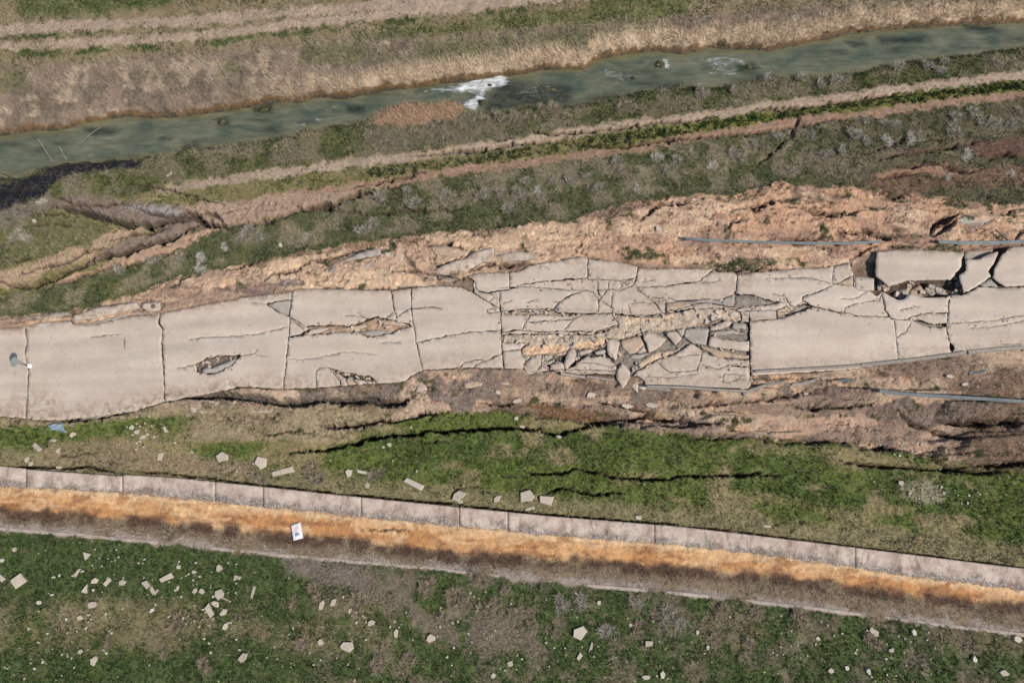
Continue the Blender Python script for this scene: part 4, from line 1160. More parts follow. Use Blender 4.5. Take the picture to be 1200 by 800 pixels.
for q in (('O', 190, 230, 250, 220, 270, 240, 240, 258, 195, 255), ('M', 640, 505, 700, 505, 705, 525, 640, 535), ('M', 560, 478, 610, 482, 600, 495, 560, 492),
          ('M', 290, 455, 380, 445, 420, 460, 400, 475, 330, 480), ('O', 570, 145, 640, 140, 650, 160, 600, 168), ('O', 680, 130, 850, 130, 840, 150, 700, 155),
          ('N', 860, 340, 960, 330, 1000, 340, 900, 362), ('N', 1120, 300, 1199, 290, 1199, 310, 1100, 320), ('O', 990, 90, 1100, 90, 1090, 110, 1000, 108),
          ('M', 760, 415, 800, 412, 810, 440, 770, 448), ('N', 20, 370, 80, 370, 80, 395, 20, 395), ('M', 880, 375, 960, 360, 960, 400, 900, 410)):
    dark = np.maximum(dark, blob(c_(*q), 4, .8))
for q in range(26):
    cxq, u0 = rng.uniform(0, 1200), rng.uniform(.15, .85)
    cyq = RIV_N(cxq) * (1 - u0) + RIV_S(cxq) * u0
    dark = np.maximum(dark, .5 * np.exp(-(((wpx - cxq) / rng.uniform(8, 24)) ** 2 + ((wpy - cyq) / rng.uniform(2, 5)) ** 2)))
un = (wpy - RIV_N(wpx)) / (RIV_S(wpx) - RIV_N(wpx))
shal = np.clip(sstep(.22, .02, un) + .6 * sstep(.85, .99, un), 0, 1)
wz = -2.35 + .05 * (fbm(wv[..., 0], wv[..., 1], .8, 4, 121) - .5) + foam * .25 * (fbm(wv[..., 0], wv[..., 1], 1.7, 4, 131) - .35)
R_, C_ = wpx.shape
vi_ = np.arange(R_ * C_).reshape(R_, C_)
wq = np.stack([vi_[:-1, :-1], vi_[1:, :-1], vi_[1:, 1:], vi_[:-1, 1:]], -1).reshape(-1, 4)
wm = fast_mesh('river_water', np.dstack([wv, wz]).reshape(-1, 3), wq, M['water'], True, None,
               np.stack([foam, dark, shal], -1).reshape(-1, 3))
tag(link('river_water', wm), 'murky grey green river with white rapids', kind='structure')

# ------------------------------------------------------------------ road slabs
def densify(pts, step=3.0, jit=0.45, closed=True, r=random.Random(3)):
    out = []
    n = len(pts)
    for i in range(n if closed else n - 1):
        x0, y0 = pts[i]
        x1, y1 = pts[(i + 1) % n]
        L = math.hypot(x1 - x0, y1 - y0)
        k = max(1, int(L / step))
        for j in range(k):
            t = j / k
            jx = jy = 0
            if j:
                off = r.gauss(0, jit)
                jx, jy = -(y1 - y0) / L * off, (x1 - x0) / L * off
            out.append((x0 + (x1 - x0) * t + jx, y0 + (y1 - y0) * t + jy))
    if not closed:
        out.append(pts[-1])
    return out


def ccw(p):
    a = sum(p[i][0] * p[(i + 1) % len(p)][1] - p[(i + 1) % len(p)][0] * p[i][1] for i in range(len(p)))
    return p if a > 0 else p[::-1]


def ribbon(pts, w, r):
    L = [(-1, 0)]
    n = len(pts)
    offs = []
    for i, (x, y) in enumerate(pts):
        x0, y0 = pts[max(0, i - 1)]
        x1, y1 = pts[min(n - 1, i + 1)]
        l = math.hypot(x1 - x0, y1 - y0) + 1e-9
        ww = w * (0.35 + 1.15 * r.random() ** 1.6) * 0.5
        offs.append((-(y1 - y0) / l * ww, (x1 - x0) / l * ww))
    qs = []
    for i in range(n - 1):
        (x0, y0), (x1, y1) = pts[i], pts[i + 1]
        a, b = offs[i], offs[i + 1]
        qs.append(ccw([(x0 + a[0], y0 + a[1]), (x1 + b[0], y1 + b[1]), (x1 - b[0], y1 - b[1]), (x0 - a[0], y0 - a[1])]))
    return qs


def fold_drop(x, y):
    z = np.zeros_like(x)
    for pts, w, drop in FOLDS:
        if drop == 0:
            continue
        xs = np.array([p[0] for p in pts])
        ys = np.array([p[1] for p in pts])
        ly = np.interp(x, xs, ys)
        e = sstep(xs[0] - 3, xs[0] + 3, x) * sstep(xs[-1] + 3, xs[-1] - 3, x)
        inx = (x > xs[0]) & (x < xs[-1])
        if inx.sum() < 3 or (y - ly)[inx].max() > w * 2.2 or (y - ly)[inx].min() > -2 or (y - ly)[inx].max() < 1:
            continue
        z += drop * np.clip((y - ly) / w, 0, 1.6) ** 1.5 * e
    return z


rr = random.Random(11)
vco, vfc = [], []


def add_face(p):
    b = len(vco)
    vco.extend(Vector(q) for q in p)
    vfc.append(list(range(b, b + len(p))))


add_face(ccw(densify(OUT, 3.0, 0.5)))
for cp in CUTS:
    add_face(ccw(densify(cp, 3.0, 0.7)))
for cdef in CRACKS:
    pts = c_(cdef[0], *cdef[2:])
    pts = densify(pts, 3.2, 0.42, False)
    w = cdef[1]
    for q in ribbon(pts, max(w * .68, .34), rr):
        add_face(q)
gx_, gy_ = np.meshgrid(np.arange(-108, 1310, 4.2), np.arange(288, 505, 4.2))
sel = sdf_poly(gx_.ravel(), gy_.ravel(), OUT) > 1.5
for x, y in zip(gx_.ravel()[sel], gy_.ravel()[sel]):
    vco.append(Vector((x + rr.uniform(-1, 1), y + rr.uniform(-1, 1))))
ov, oe, of, _, _, off_ = delaunay_2d_cdt(vco, [], vfc, 0, 1e-4, True)
OV = np.array([(v.x, v.y) for v in ov])
tris = [tuple(f) for f, ids in zip(of, off_) if list(ids) == [0]]
# components across shared edges
par = list(range(len(tris)))


def find(a):
    while par[a] != a:
        par[a] = par[par[a]]
        a = par[a]
    return a


em = {}
for ti, t in enumerate(tris):
    for k in range(3):
        e = (t[k], t[(k + 1) % 3])
        e = (min(e), max(e))
        if e in em:
            par[find(ti)] = find(em[e])
        else:
            em[e] = ti
comps = {}
for ti in range(len(tris)):
    comps.setdefault(find(ti), []).append(tris[ti])


def slab_mesh(ptris, V, z0, tb, tr, mat, name, thick=0.24, base=None, extra=None):
    """extrude a triangulated patch given in photo pixels to a slab in the world; returns mesh + origin"""
    ids = sorted({i for t in ptris for i in t})
    mp = {i: k for k, i in enumerate(ids)}
    p = V[ids]
    x, y = P(p[:, 0], p[:, 1], max(z0, 0) + (base or 0))
    cx, cy = x.mean(), y.mean()
    z = z0 + (base or 0) + fold_drop(p[:, 0], p[:, 1])
    z = z + (y - cy) * math.tan(math.radians(tb)) + (x - cx) * math.tan(math.radians(tr))
    z = z + 0.03 * (fbm(x, y, .5, 2, 141) - .5)
    n = len(ids)
    cz = z.mean()
    sh = 0.0
    top = np.stack([x - cx, y - cy, z - cz], -1)
    bot = top.copy()
    bot[:, 2] -= thick
    F, MI = [], []
    cnt = {}
    for t in ptris:
        a, b, c = (mp[i] for i in t)
        ar = (x[b] - x[a]) * (y[c] - y[a]) - (x[c] - x[a]) * (y[b] - y[a])
        if ar < 0:
            b, c = c, b
        F.append((a, b, c))
        MI.append(0)
        F.append((a + n, c + n, b + n))
        MI.append(1)
        for e in ((a, b), (b, c), (c, a)):
            cnt[e] = 1
    for (a, b) in list(cnt):
        if (b, a) not in cnt:
            F.append((b, a, a + n))
            F.append((b, a + n, b + n))
            MI += [1, 1]
    dirt = np.zeros(n) + (.55 if rr.random() < .3 and len(ptris) < 60 else .1)
    yn, ys_ = ROAD_N(p[:, 0]), ROAD_S(p[:, 0])
    dirt = np.maximum(sstep(12, 0, p[:, 1] - yn) * .7, sstep(26, 2, ys_ - p[:, 1]) * np.where(p[:, 0] < 360, .95, .5))
    dirt = np.maximum(dirt, sstep(60, 10, np.hypot(p[:, 0] - 40, (p[:, 1] - 482) * 1.5)) * .9)
    dirt = np.maximum(dirt, sstep(34, 6, np.hypot(p[:, 0] - 870, (p[:, 1] - 322) * 1.8)) * 1.0)
    dirt = np.maximum(dirt, .38 * sstep(640, 700, p[:, 0]) * sstep(900, 860, p[:, 0]))
    tyre = np.zeros(n)
    for off in (-30, -6):
        cl = (yn + ys_) / 2 + off
        tyre = np.maximum(tyre, sstep(8, 1, abs(p[:, 1] - cl)))
    mk = np.stack([dirt, tyre, 0 * tyre], -1)
    mk = np.concatenate([mk, mk])
    me = fast_mesh(name, np.concatenate([top, bot]), F, [M[mat], M['slab_side']], False, None, mk, MI)
    return me, (cx, cy, cz), x, y


slabs = []  # (area px2, cx, cy, obj, aspect)
seed_used = {}
for k, ts in comps.items():
    area = sum(abs((OV[t[1]][0] - OV[t[0]][0]) * (OV[t[2]][1] - OV[t[0]][1]) - (OV[t[2]][0] - OV[t[0]][0]) * (OV[t[1]][1] - OV[t[0]][1])) / 2 for t in ts)
    if area < 9:
        continue
    label = None
    z0, tb, tr, mat = None, 0, 0, 'slab'
    for sx, sy, sz, stb, stt, sm, lab in SEEDS:
        for t in ts:
            a, b, c = OV[t[0]], OV[t[1]], OV[t[2]]
            d1 = (b[0] - a[0]) * (sy - a[1]) - (b[1] - a[1]) * (sx - a[0])
            d2 = (c[0] - b[0]) * (sy - b[1]) - (c[1] - b[1]) * (sx - b[0])
            d3 = (a[0] - c[0]) * (sy - c[1]) - (a[1] - c[1]) * (sx - c[0])
            if (d1 >= 0 and d2 >= 0 and d3 >= 0) or (d1 <= 0 and d2 <= 0 and d3 <= 0):
                label, z0, tb, tr, mat = lab, sz, stb, stt, sm
                break
        if label:
            break
    if label in seed_used:
        label = None
    if label:
        seed_used[label] = 1
    if z0 is None:
        big_ = min(1.0, 250 / area)
        pcx = np.mean([OV[i][0] for t in ts for i in t])
        brk = 1.0 if 590 < pcx < 1110 else .35
        z0 = .06 + rr.uniform(-.10, .12) * (0.3 + big_ * .9) * brk
        tb, tr = rr.uniform(-8, 6) * big_ * brk, rr.uniform(-6, 6) * big_ * brk
        if area < 450 and rr.random() < (.42 if 590 < pcx < 1110 else .25):
            mat = rr.choice(['slab_grey', 'slab_clay'])  # colour variety; the grey also stands in for plates lying in shade
    ids = sorted({i for t in ts for i in t})
    me, o3, x, y = slab_mesh(ts, OV, z0, tb, tr, mat, 'road_slab', .26 if area > 600 else .2)
    nm = 'road_slab' if area > 500 else 'pavement_fragment'
    o = link(nm, me, None, o3)
    p = OV[ids]
    cv = np.cov(p.T) if len(p) > 3 else np.eye(2)
    ev = np.sqrt(np.abs(np.linalg.eigvalsh(cv)))
    slabs.append((area, p[:, 0].mean(), p[:, 1].mean(), o, ev[1] / (ev[0] + .01), label))

# plates lying apart
for pts, lift, tb, tr, mat, lab in PL:
    dp = ccw(densify(pts, 3.0, 0.45))
    vs = [Vector(q) for q in dp]
    fc = [list(range(len(vs)))]
    xs = [q[0] for q in pts]
    ys = [q[1] for q in pts]
    a_, b_ = np.meshgrid(np.arange(min(xs), max(xs), 4.0), np.arange(min(ys), max(ys), 4.0))
    s_ = sdf_poly(a_.ravel(), b_.ravel(), pts) > 1.6
    vs += [Vector(q) for q in zip(a_.ravel()[s_], b_.ravel()[s_])]
    v2, _, f2, _, _, o2 = delaunay_2d_cdt(vs, [], fc, 0, 1e-4, True)
    V2 = np.array([(v.x, v.y) for v in v2])
    t2 = [tuple(f) for f, ids in zip(f2, o2) if list(ids) == [0]]
    xx, yy = P(np.array(xs), np.array(ys), 0)
    inroad = sdf_poly(np.array([np.mean(xs)]), np.array([np.mean(ys)]), OUT)[0] > 0
    base = 0.0 if inroad else float(np.percentile(hgt(xx, yy), 60))
    inpit = 'pit' in lab and 'lying' in lab or 'middle of the dark' in lab
    if 'pit' in lab and inpit:
        base = -.45
    elif 'overhang' in lab and 'large' in lab or 'sagging pale' in lab or 'right frame edge' in lab or 'wedged' in lab:
        base = 0.0
    me, o3, x, y = slab_mesh(t2, V2, lift, tb, tr, mat, 'pavement_fragment', .2, base)
    ar = abs(sum(pts[i][0] * pts[(i + 1) % len(pts)][1] - pts[(i + 1) % len(pts)][0] * pts[i][1] for i in range(len(pts)))) / 2
    o = link('road_slab' if ar > 500 else 'pavement_fragment', me, None, o3)
    slabs.append((ar, np.mean(xs), np.mean(ys), o, 1, lab))

MARKS = [(15, 'left of the sign'), (110, 'below the edge of the first unbroken slab'), (260, 'around the pothole slab'), (350, 'beside the joint right of the pothole slab'), (430, 'along the long fissure of the fourth slab'),
         (530, 'beside the fifth slab with the cut-off corner'), (610, 'just right of the sixth joint'), (680, 'above the cracked dark crust'), (740, 'above the funnel-shaped plate'),
         (800, 'above the crumbled band'), (860, "by the biggest slab's left end"), (940, 'above the biggest slab'), (1010, 'left of the dark pit'),
         (1090, 'under the dark pit'), (1170, 'near the right frame edge')]
ORD = ['', 'second ', 'third ', 'fourth ', 'fifth ', 'sixth ', 'seventh ', 'eighth ', 'ninth ', 'tenth ', 'eleventh ', 'twelfth ', 'thirteenth ', 'fourteenth ', 'fifteenth ', 'sixteenth ',
       'seventeenth ', 'eighteenth ', 'nineteenth ', 'twentieth ']


def ordinal_labels(items):
    """items: (key phrase, tail, x, obj): number identical phrases from left to right"""
    d = {}
    for it in items:
        d.setdefault((it[0], it[1]), []).append(it)
    for (a, b), L in d.items():
        L.sort(key=lambda q: q[2])
        for i, it in enumerate(L):
            if len(L) == 1:
                s = f'{a} {b}'
            elif i == 0:
                s = f'leftmost {a} {b}'
            elif i == len(L) - 1:
                s = f'rightmost {a} {b}'
            elif i < len(ORD):
                s = f'{ORD[i]}from left {a} {b}'
            else:
                s = f'{a} {b}, {i + 1}th from the left'
            it[3]['label'] = s


items = []
for area, x, y, o, asp, lab in slabs:
    small = area <= 500
    tag(o, lab, 'pavement fragment' if small else 'road slab', 'broken pieces of the road pavement')
    if not lab:
        size = 'tiny' if area < 40 else 'small' if area < 120 else 'middling' if area < 400 else 'large'
        shp = 'sliver of pavement' if asp > 2.6 else 'oblong plate' if asp > 1.6 else 'squat plate'
        t = (y - ROAD_N(x)) / (ROAD_S(x) - ROAD_N(x))
        row = 'on the upper edge' if t < .15 else 'in the upper lane' if t < .42 else 'mid-road' if t < .62 else 'in the lower lane' if t < .88 else 'on the lower edge'
        mk = min(MARKS, key=lambda q: abs(q[0] - x))[1]
        items.append((f'{size} {shp} {row}', mk, x, o))
ordinal_labels(items)

# ------------------------------------------------------------------ kerbs
def bar_mesh(pts3, w, h, mat, name):
    """a square-section bar along 3D points, relative to the first point"""
    o = np.array(pts3[0])
    P3 = [np.array(p) - o for p in pts3]
    V, F = [], []
    n = len(P3)
    for i, p in enumerate(P3):
        d = P3[min(i + 1, n - 1)] - P3[max(0, i - 1)]
        d = d / np.linalg.norm(d)
        s = np.array([-d[1], d[0], 0])
        s = s / (np.linalg.norm(s) + 1e-9)
        b = min(w, h) * .18
        for (u, v) in ((-w / 2, -h), (w / 2, -h), (w / 2, -b), (w / 2 - b, 0), (-w / 2 + b, 0), (-w / 2, -b)):
            V.append(p + s * u + np.array([0, 0, v]))
    for i in range(n - 1):
        for k in range(6):
            a, b2 = i * 6 + k, i * 6 + (k + 1) % 6
            F.append((a, b2, b2 + 6, a + 6))
    F.append(tuple(range(6))[::-1])
    F.append(tuple(range((n - 1) * 6, n * 6)))
    me = bpy.data.meshes.new(name)
    me.from_pydata([tuple(v) for v in V], [], F)
    me.materials.append(mat)
    return me, tuple(o)


KERBS = [
    ([(756, 454.5), (800, 456), (840, 457.5), (875, 459)], .17, .42, 'kerb', 'grey kerb along the foot of the lowest tilted slab, its shadow on the slab'),
    ([(881, 437.5), (920, 435.5), (960, 433.5), (1003, 430.5)], .17, .42, 'kerb', 'grey kerb along the foot of the biggest unbroken slab'),
    ([(1004, 430), (1040, 426), (1075, 422), (1108, 418), (1125, 414.5)], .30, .3, 'kerb', 'long bent pale kerb along the lower edge right of the biggest slab'),
    ([(1129, 414.5), (1160, 411), (1196, 407.5)], .32, .26, 'kerb', 'pale kerb with a square end near the right frame edge'),
    ([(1197, 407), (1199.5, 407)], .7, .18, 'kerb', 'short square kerb block at the end of the pale kerb'),
    ([(870, 461.5), (884, 456), (897, 451.5)], .34, .1, 'kerb', 'leftmost loose kerb piece, slanting at the corner of the lowest tilted slab'),
    ([(898.5, 451), (910, 449), (920, 447)], .28, .08, 'kerb', 'loose kerb piece continuing the slanting one, under the biggest slab'),
    ([(927, 451.5), (945, 448.5), (959, 444)], .30, .1, 'kerb', 'curved loose kerb piece in the soil under the biggest slab'),
    ([(961, 442.5), (971, 442.8)], .34, .1, 'kerb', 'shortest loose kerb piece in the soil under the biggest slab'),
    ([(973, 447.5), (988, 446.2), (1000, 445)], .24, .05, 'galv_dark', 'dark loose bar in the soil under the biggest slab'),
    ([(657, 438.5), (670, 440.5), (685.5, 443)], .20, .22, 'kerb', 'pale kerb strip left of the diamond-shaped plate, the farther piece'),
    ([(687.5, 441.5), (700, 443.3), (719, 446)], .20, .22, 'kerb', 'pale kerb strip touching the diamond-shaped plate'),
    ([(756, 454), (770, 455), (785, 457)], .25, .05, 'kerb', 'short pale kerb strip under the corner of the lowest tilted slab'),
    ([(1135, 438), (1145, 436), (1155, 434)], .2, .04, 'galv_dark', 'small dark bar lying on gravel under the pale kerb'),
]
for pts, w, lift, mat, lab in KERBS:
    p3 = []
    for q in pts:
        x, y, z = G(*q)
        if lift > .2:
            z = max(z, 0.02)
        p3.append((x, y, z + lift))
    zz = np.linspace(p3[0][2], p3[-1][2], len(p3))
    zz = zz + max(0, max(p[2] - z for p, z in zip(p3, zz)))
    p3 = [(p[0], p[1], z + .03) for p, z in zip(p3, zz)]
    me, o3 = bar_mesh(p3, w, .38 if mat == 'kerb' else .1, M[mat], 'kerb_stone')
    tag(link('kerb_stone' if mat == 'kerb' else 'metal_bar', me, None, o3), lab, 'kerb' if mat == 'kerb' else 'bar', 'loose kerb pieces along the lower road edge' if mat == 'kerb' else None)

# ------------------------------------------------------------------ guard rails
def guard_rail(pts, lift, face, label, post_at, lean=None):
    base = G(*pts[0])
    root = empty('guard_rail', base)
    tag(root, label, 'guard rail', 'fallen guard rails beside the road')
    P3 = []
    for q in pts:
        g_ = G(*q)
        x, y = P(q[0], q[1], g_[2] + lift)
        P3.append(np.array([float(x), float(y), g_[2] + lift]))
    z = np.array([p[2] for p in P3])
    zl = np.polyval(np.polyfit(range(len(z)), z, 1), range(len(z)))
    zl = zl + max(0, (z - zl).max() - .1)
    for p, v in zip(P3, zl):
        p[2] = v
    # W profile in (u across, v out of face), tipped by 'face' degrees from lying flat
    prof = [(-.155, .0), (-.13, .035), (-.085, .055), (-.045, .03), (-.02, .0), (.02, .0), (.045, .03), (.085, .055), (.13, .035), (.155, .0)]
    prof = prof + [(u, v - .012) for u, v in prof[::-1]]
    a = math.radians(face)
    V, F = [], []
    n = len(P3)
    np_ = len(prof)
    for i, p in enumerate(P3):
        d = P3[min(i + 1, n - 1)] - P3[max(0, i - 1)]
        d[2] = 0
        d = d / np.linalg.norm(d)
        s = np.array([-d[1], d[0], 0])
        up = np.array([0, 0, 1.0])
        U = s * math.cos(a) + up * math.sin(a)
        W_ = -s * math.sin(a) + up * math.cos(a)
        for u, v in prof:
            V.append(p + U * u + W_ * v - np.array(base))
    for i in range(n - 1):
        for k in range(np_):
            F.append((i * np_ + k, i * np_ + (k + 1) % np_, (i + 1) * np_ + (k + 1) % np_, (i + 1) * np_ + k))
    F.append(tuple(range(np_))[::-1])
    F.append(tuple(range((n - 1) * np_, n * np_)))
    me = bpy.data.meshes.new('rail')
    me.from_pydata([tuple(v) for v in V], [], F)
    me.materials.append(M['galv'])
    link('rail', me, root)
    X_ = [p[0] for p in P3]
    for (qx, dx, dy, hh) in post_at:
        x = qx
        y = np.interp(x, X_, [p[1] for p in P3])
        zt = np.interp(x, X_, zl)
        g0 = float(hgt(x + dx, y + dy)[0]) - .15
        A = np.array([x, y, zt - .03])
        B = np.array([x + dx, y + dy, g0]) if hh == 0 else np.array([x + dx, y + dy, zt + hh])
        d = B - A
        L = np.linalg.norm(d)
        d = d / L
        s1 = np.cross(d, [1, 0, 0.01])
        s1 /= np.linalg.norm(s1)
        s2 = np.cross(d, s1)
        sec = [(-.05, -.03), (.05, -.03), (.05, -.02), (-.04, -.02), (-.04, .02), (.05, .02), (.05, .03), (-.05, .03)]
        V = [tuple(Q + s1 * u * 1.2 + s2 * v * 1.4 - np.array(base)) for Q in (A, B) for u, v in sec]
        F = [(i, (i + 1) % 8, 8 + (i + 1) % 8, 8 + i) for i in range(8)] + [tuple(range(8))[::-1], tuple(range(8, 16))]
        me = bpy.data.meshes.new('post')
        me.from_pydata(V, [], F)
        me.materials.append(M['galv_dark'])
        link('post', me, root)
    return root


def wxp(px_, py_):
    return G(px_, py_)[0]


guard_rail([(803, 280.6), (830, 281.5), (857, 282.6), (910, 284), (960, 284.8), (1000, 285), (1030, 284.4)], .45, 62,
           'long thin guard rail lying along the sandy verge above the upper lane',
           [(wxp(x, 284), .02, 0, 0) for x in (830, 880, 930, 980, 1020)])
guard_rail([(1098, 284), (1125, 284.2), (1160, 284), (1200, 284), (1290, 283)], .6, 8,
           'wide bluish guard rail at the right frame edge with a post sticking up',
           [(wxp(1180, 284), -1.35, 1.2, .12), (wxp(1120, 284), 0, 0, 0), (wxp(1240, 284), 0, 0, 0)])
guard_rail([(1031, 458), (1053, 461), (1075, 463.2), (1120, 466.4), (1160, 468.5), (1200, 470.5), (1290, 474)], .45, 15,
           'guard rail lying in the soil below the road at the right',
           [(wxp(x, 466), 0, .05, 0) for x in (1060, 1110, 1160, 1210)])

# ------------------------------------------------------------------ traffic sign standing at the first joint
bx, by, _ = (*P(34.5, 429.5, .0), 0)
bx, by = float(bx), float(by)
sg = empty('traffic_sign', (bx, by, 0.0))
tag(sg, 'round dull-backed road sign on a slim pole at the first joint', 'road sign')


def lathe(prof, n, mat, name, axis='Z', caps=True):
    V, F = [], []
    for r, h in prof:
        for k in range(n):
            a = 2 * math.pi * k / n
            V.append((r * math.cos(a), r * math.sin(a), h) if axis == 'Z' else (h, r * math.cos(a), r * math.sin(a)))
    for i in range(len(prof) - 1):
        for k in range(n):
            F.append((i * n + k, i * n + (k + 1) % n, (i + 1) * n + (k + 1) % n, (i + 1) * n + k))
    F.append(tuple(range(n))[::-1])
    F.append(tuple(range((len(prof) - 1) * n, len(prof) * n)))
    me = bpy.data.meshes.new(name)
    me.from_pydata(V, [], F)
    me.materials.append(mat)
    return me


M['signback'] = mat_simple('sign_back', ALB(150, 164, 160), .1, 3, rough=.5, metal=.2, bump=.05)
M['white'] = mat_simple('white_paint', ALB(240, 238, 225, .75), .06, 3, rough=.6)
link('pole', lathe([(.035, 0.02), (.035, 2.35), (.02, 2.37)], 12, M['galv_dark'], 'pole'), sg)
dk = link('sign_plate', lathe([(.42, .035), (.44, .045), (.44, .055), (.42, .06)], 40, M['signback'], 'sign_plate', 'X'), sg)
dk.location = (0, 0, 2.1)
dk.rotation_euler = (0, 0, math.radians(-12))
bk = link('bracket', lathe([(.05, -.02), (.05, .02)], 10, M['galv_dark'], 'bracket'), sg)
bk.location = (0, 0, 2.1)
bs = link('base_block', prism([(-.12, -.16), (.16, -.18), (.2, .02), (.12, .2), (-.1, .18), (-.17, .02)], 0, .17, M['white'], 'base_block'), sg)
bs.location = (.06, .02, .05)
cl = link('clamp', prism([(.02, -.34), (.09, -.34), (.09, -.16), (.02, -.16)], .06, .12, M['galv_dark'], 'clamp'), sg)

# ------------------------------------------------------------------ sack in the canal
M['sack'] = mat_simple('white_sack', ALB(228, 222, 220, .7), .05, 5, rough=.7)
M['sack_red'] = mat_simple('faded_red_print', ALB(228, 178, 166, .7), .05, 6, rough=.7)
M['sack_blue'] = mat_simple('blue_print', ALB(120, 150, 170, .7), .1, 6, rough=.7)
q = [G(341.5, 615.5), G(352, 611.5), G(356.5, 630), G(345.5, 633)]
cx_, cy_ = np.mean([p[0] for p in q]), np.mean([p[1] for p in q])
cz_ = max(p[2] for p in q) + .08
nU, nV = 12, 18
V, F = [], []
for j in range(nV + 1):
    for i in range(nU + 1):
        u, v = i / nU, j / nV
        x = (q[0][0] * (1 - u) + q[1][0] * u) * (1 - v) + (q[3][0] * (1 - u) + q[2][0] * u) * v
        y = (q[0][1] * (1 - u) + q[1][1] * u) * (1 - v) + (q[3][1] * (1 - u) + q[2][1] * u) * v
        b = (math.sin(math.pi * u) * math.sin(math.pi * v)) ** .4 if 0 < u < 1 and 0 < v < 1 else 0
        z = .10 * b + .02 * math.sin(9 * u + 5 * v) * b
        V.append((x - cx_, y - cy_, z))
nt = len(V)
V += [(a, b, -.03 - c * .4) for a, b, c in V]
for j in range(nV):
    for i in range(nU):
        a = j * (nU + 1) + i
        f = (a, a + nU + 1, a + nU + 2, a + 1)
        F.append(f)
        F.append(tuple(k + nt for k in f[::-1]))
ring = [i for i in range(nU + 1)] + [j * (nU + 1) + nU for j in range(1, nV + 1)] + [nV * (nU + 1) + i for i in range(nU - 1, -1, -1)] + [j * (nU + 1) for j in range(nV - 1, 0, -1)]
for k in range(len(ring)):
    a, b = ring[k], ring[(k + 1) % len(ring)]
    F.append((a, b, b + nt, a + nt))
me = bpy.data.meshes.new('sack')
me.from_pydata(V, [], F)
for nm in ('sack', 'sack_red', 'sack_blue'):
    me.materials.append(M[nm])
for p_, poly_ in enumerate(me.polygons):
    if p_ < nU * nV * 2 and p_ % 2 == 0:
        j, i = divmod(p_ // 2, nU)
        if j in (4, 5, 7, 8) and 2 <= i <= 9 and (i + j) % 3:
            poly_.material_index = 1
        if 10 <= j <= 13 and 3 <= i <= 8 and (j - 11.5) ** 2 + (i - 5.5) ** 2 < 7:
            poly_.material_index = 2
tag(link('sack', me, None, (cx_, cy_, cz_)), 'white woven sack with faded red and blue print on the orange canal mud', 'sack')

# blue plastic scrap and red rag
def cloth(quad, mat, name, label, cat, amp=.10, nU=10, nV=8, seed=1, hole=False):
    r = random.Random(seed)
    q = [G(*p) for p in quad]
    c = np.mean(np.array(q), 0)
    V, F = [], []
    for j in range(nV + 1):
        for i in range(nU + 1):
            u, v = i / nU, j / nV
            x = (q[0][0] * (1 - u) + q[1][0] * u) * (1 - v) + (q[3][0] * (1 - u) + q[2][0] * u) * v + r.gauss(0, .03)
            y = (q[0][1] * (1 - u) + q[1][1] * u) * (1 - v) + (q[3][1] * (1 - u) + q[2][1] * u) * v + r.gauss(0, .03)
            z = float(hgt(x, y)[0]) + .12 + r.random() * amp
            V.append((x - c[0], y - c[1], z - c[2]))
    nt = len(V)
    V += [(a, b, z - .012) for a, b, z in V]
    for j in range(nV):
        for i in range(nU):
            a = j * (nU + 1) + i
            f = (a, a + nU + 1, a + nU + 2, a + 1)
            F.append(f)
            F.append(tuple(k + nt for k in f[::-1]))
    me = bpy.data.meshes.new(name)
    me.from_pydata(V, [], F)
    me.materials.append(mat)
    tag(link(name, me, None, tuple(c)), label, cat)


M['blue'] = mat_simple('blue_plastic', ALB(150, 172, 182, .6), .12, 6, rough=.35)
M['rag'] = mat_simple('red_cloth', ALB(190, 110, 98, .7), .12, 6)
cloth([(57.5, 499), (82, 494), (79, 507), (62, 504)], M['blue'], 'plastic_sheet', 'crumpled pale blue plastic sheet in the grass at the lower road edge', 'plastic sheet')
cloth([(656, 704), (660, 703), (665, 711), (661, 714)], M['rag'], 'rag', 'small reddish rag in the grass below the canal', 'rag', .05, 4, 4, 2)

# ------------------------------------------------------------------ canal wall panels and the lower concrete edge
joints = [-160, 30, 143.5, 252, 308, 423, 538, 595, 767, 1002, 1310]
WLAB = {1: 'wall panel just left of the open vertical gap, set a little lower', 2: 'wall panel just right of the open vertical gap'}


def mat_wall():
    t = NT('canal_wall_concrete')
    mk, _ = t.attr('msk')
    v, e, _b = t.sep(mk)[0:3]
    p = t.pos()
    n1 = t.noise(p, 0.9, 4, .65)
    n2 = t.noise(p, 6.0, 4, .7)
    n3 = t.noise(p, 22.0, 2, .6)
    c = t.mix(t.rng(n1, .35, .65, 0, 1), tuple(ALB(208, 190, 174)), tuple(ALB(176, 156, 140)))
    c = t.scale_col(c, t.math('MULTIPLY', t.rng(n2, .3, .7, .84, 1.14), t.rng(n3, .3, .7, .88, 1.12)))
    # eroded lower part: grey and white cobbles
    vc = t.sep(t.vor(p, 9.0, out='Color'))[0]
    vd = t.vor(p, 9.0)
    cob = t.mix(vc, tuple(ALB(110, 112, 112)), tuple(ALB(222, 210, 195)))
    cob = t.mix(t.rng(vd, .32, .5, 0, .75), cob, tuple(ALB(70, 58, 48)))
    er = t.rng(t.math('ADD', v, t.math('MULTIPLY', t.rng(n1, .3, .7, -.5, .5), .6)), .50, .85, 0, .8)
    c = t.mix(er, c, cob)
    st_ = t.rng(t.noise(t.pos((1.0, .5, 1)), .8, 5, .75, .8), .50, .66, 0, .7)
    c = t.mix(st_, c, tuple(ALB(122, 98, 80)))
    nb = t.bump(t.math('ADD', n2, t.math('MULTIPLY', er, vd)), .5, .08)
    return t.done(c, .9, nb)


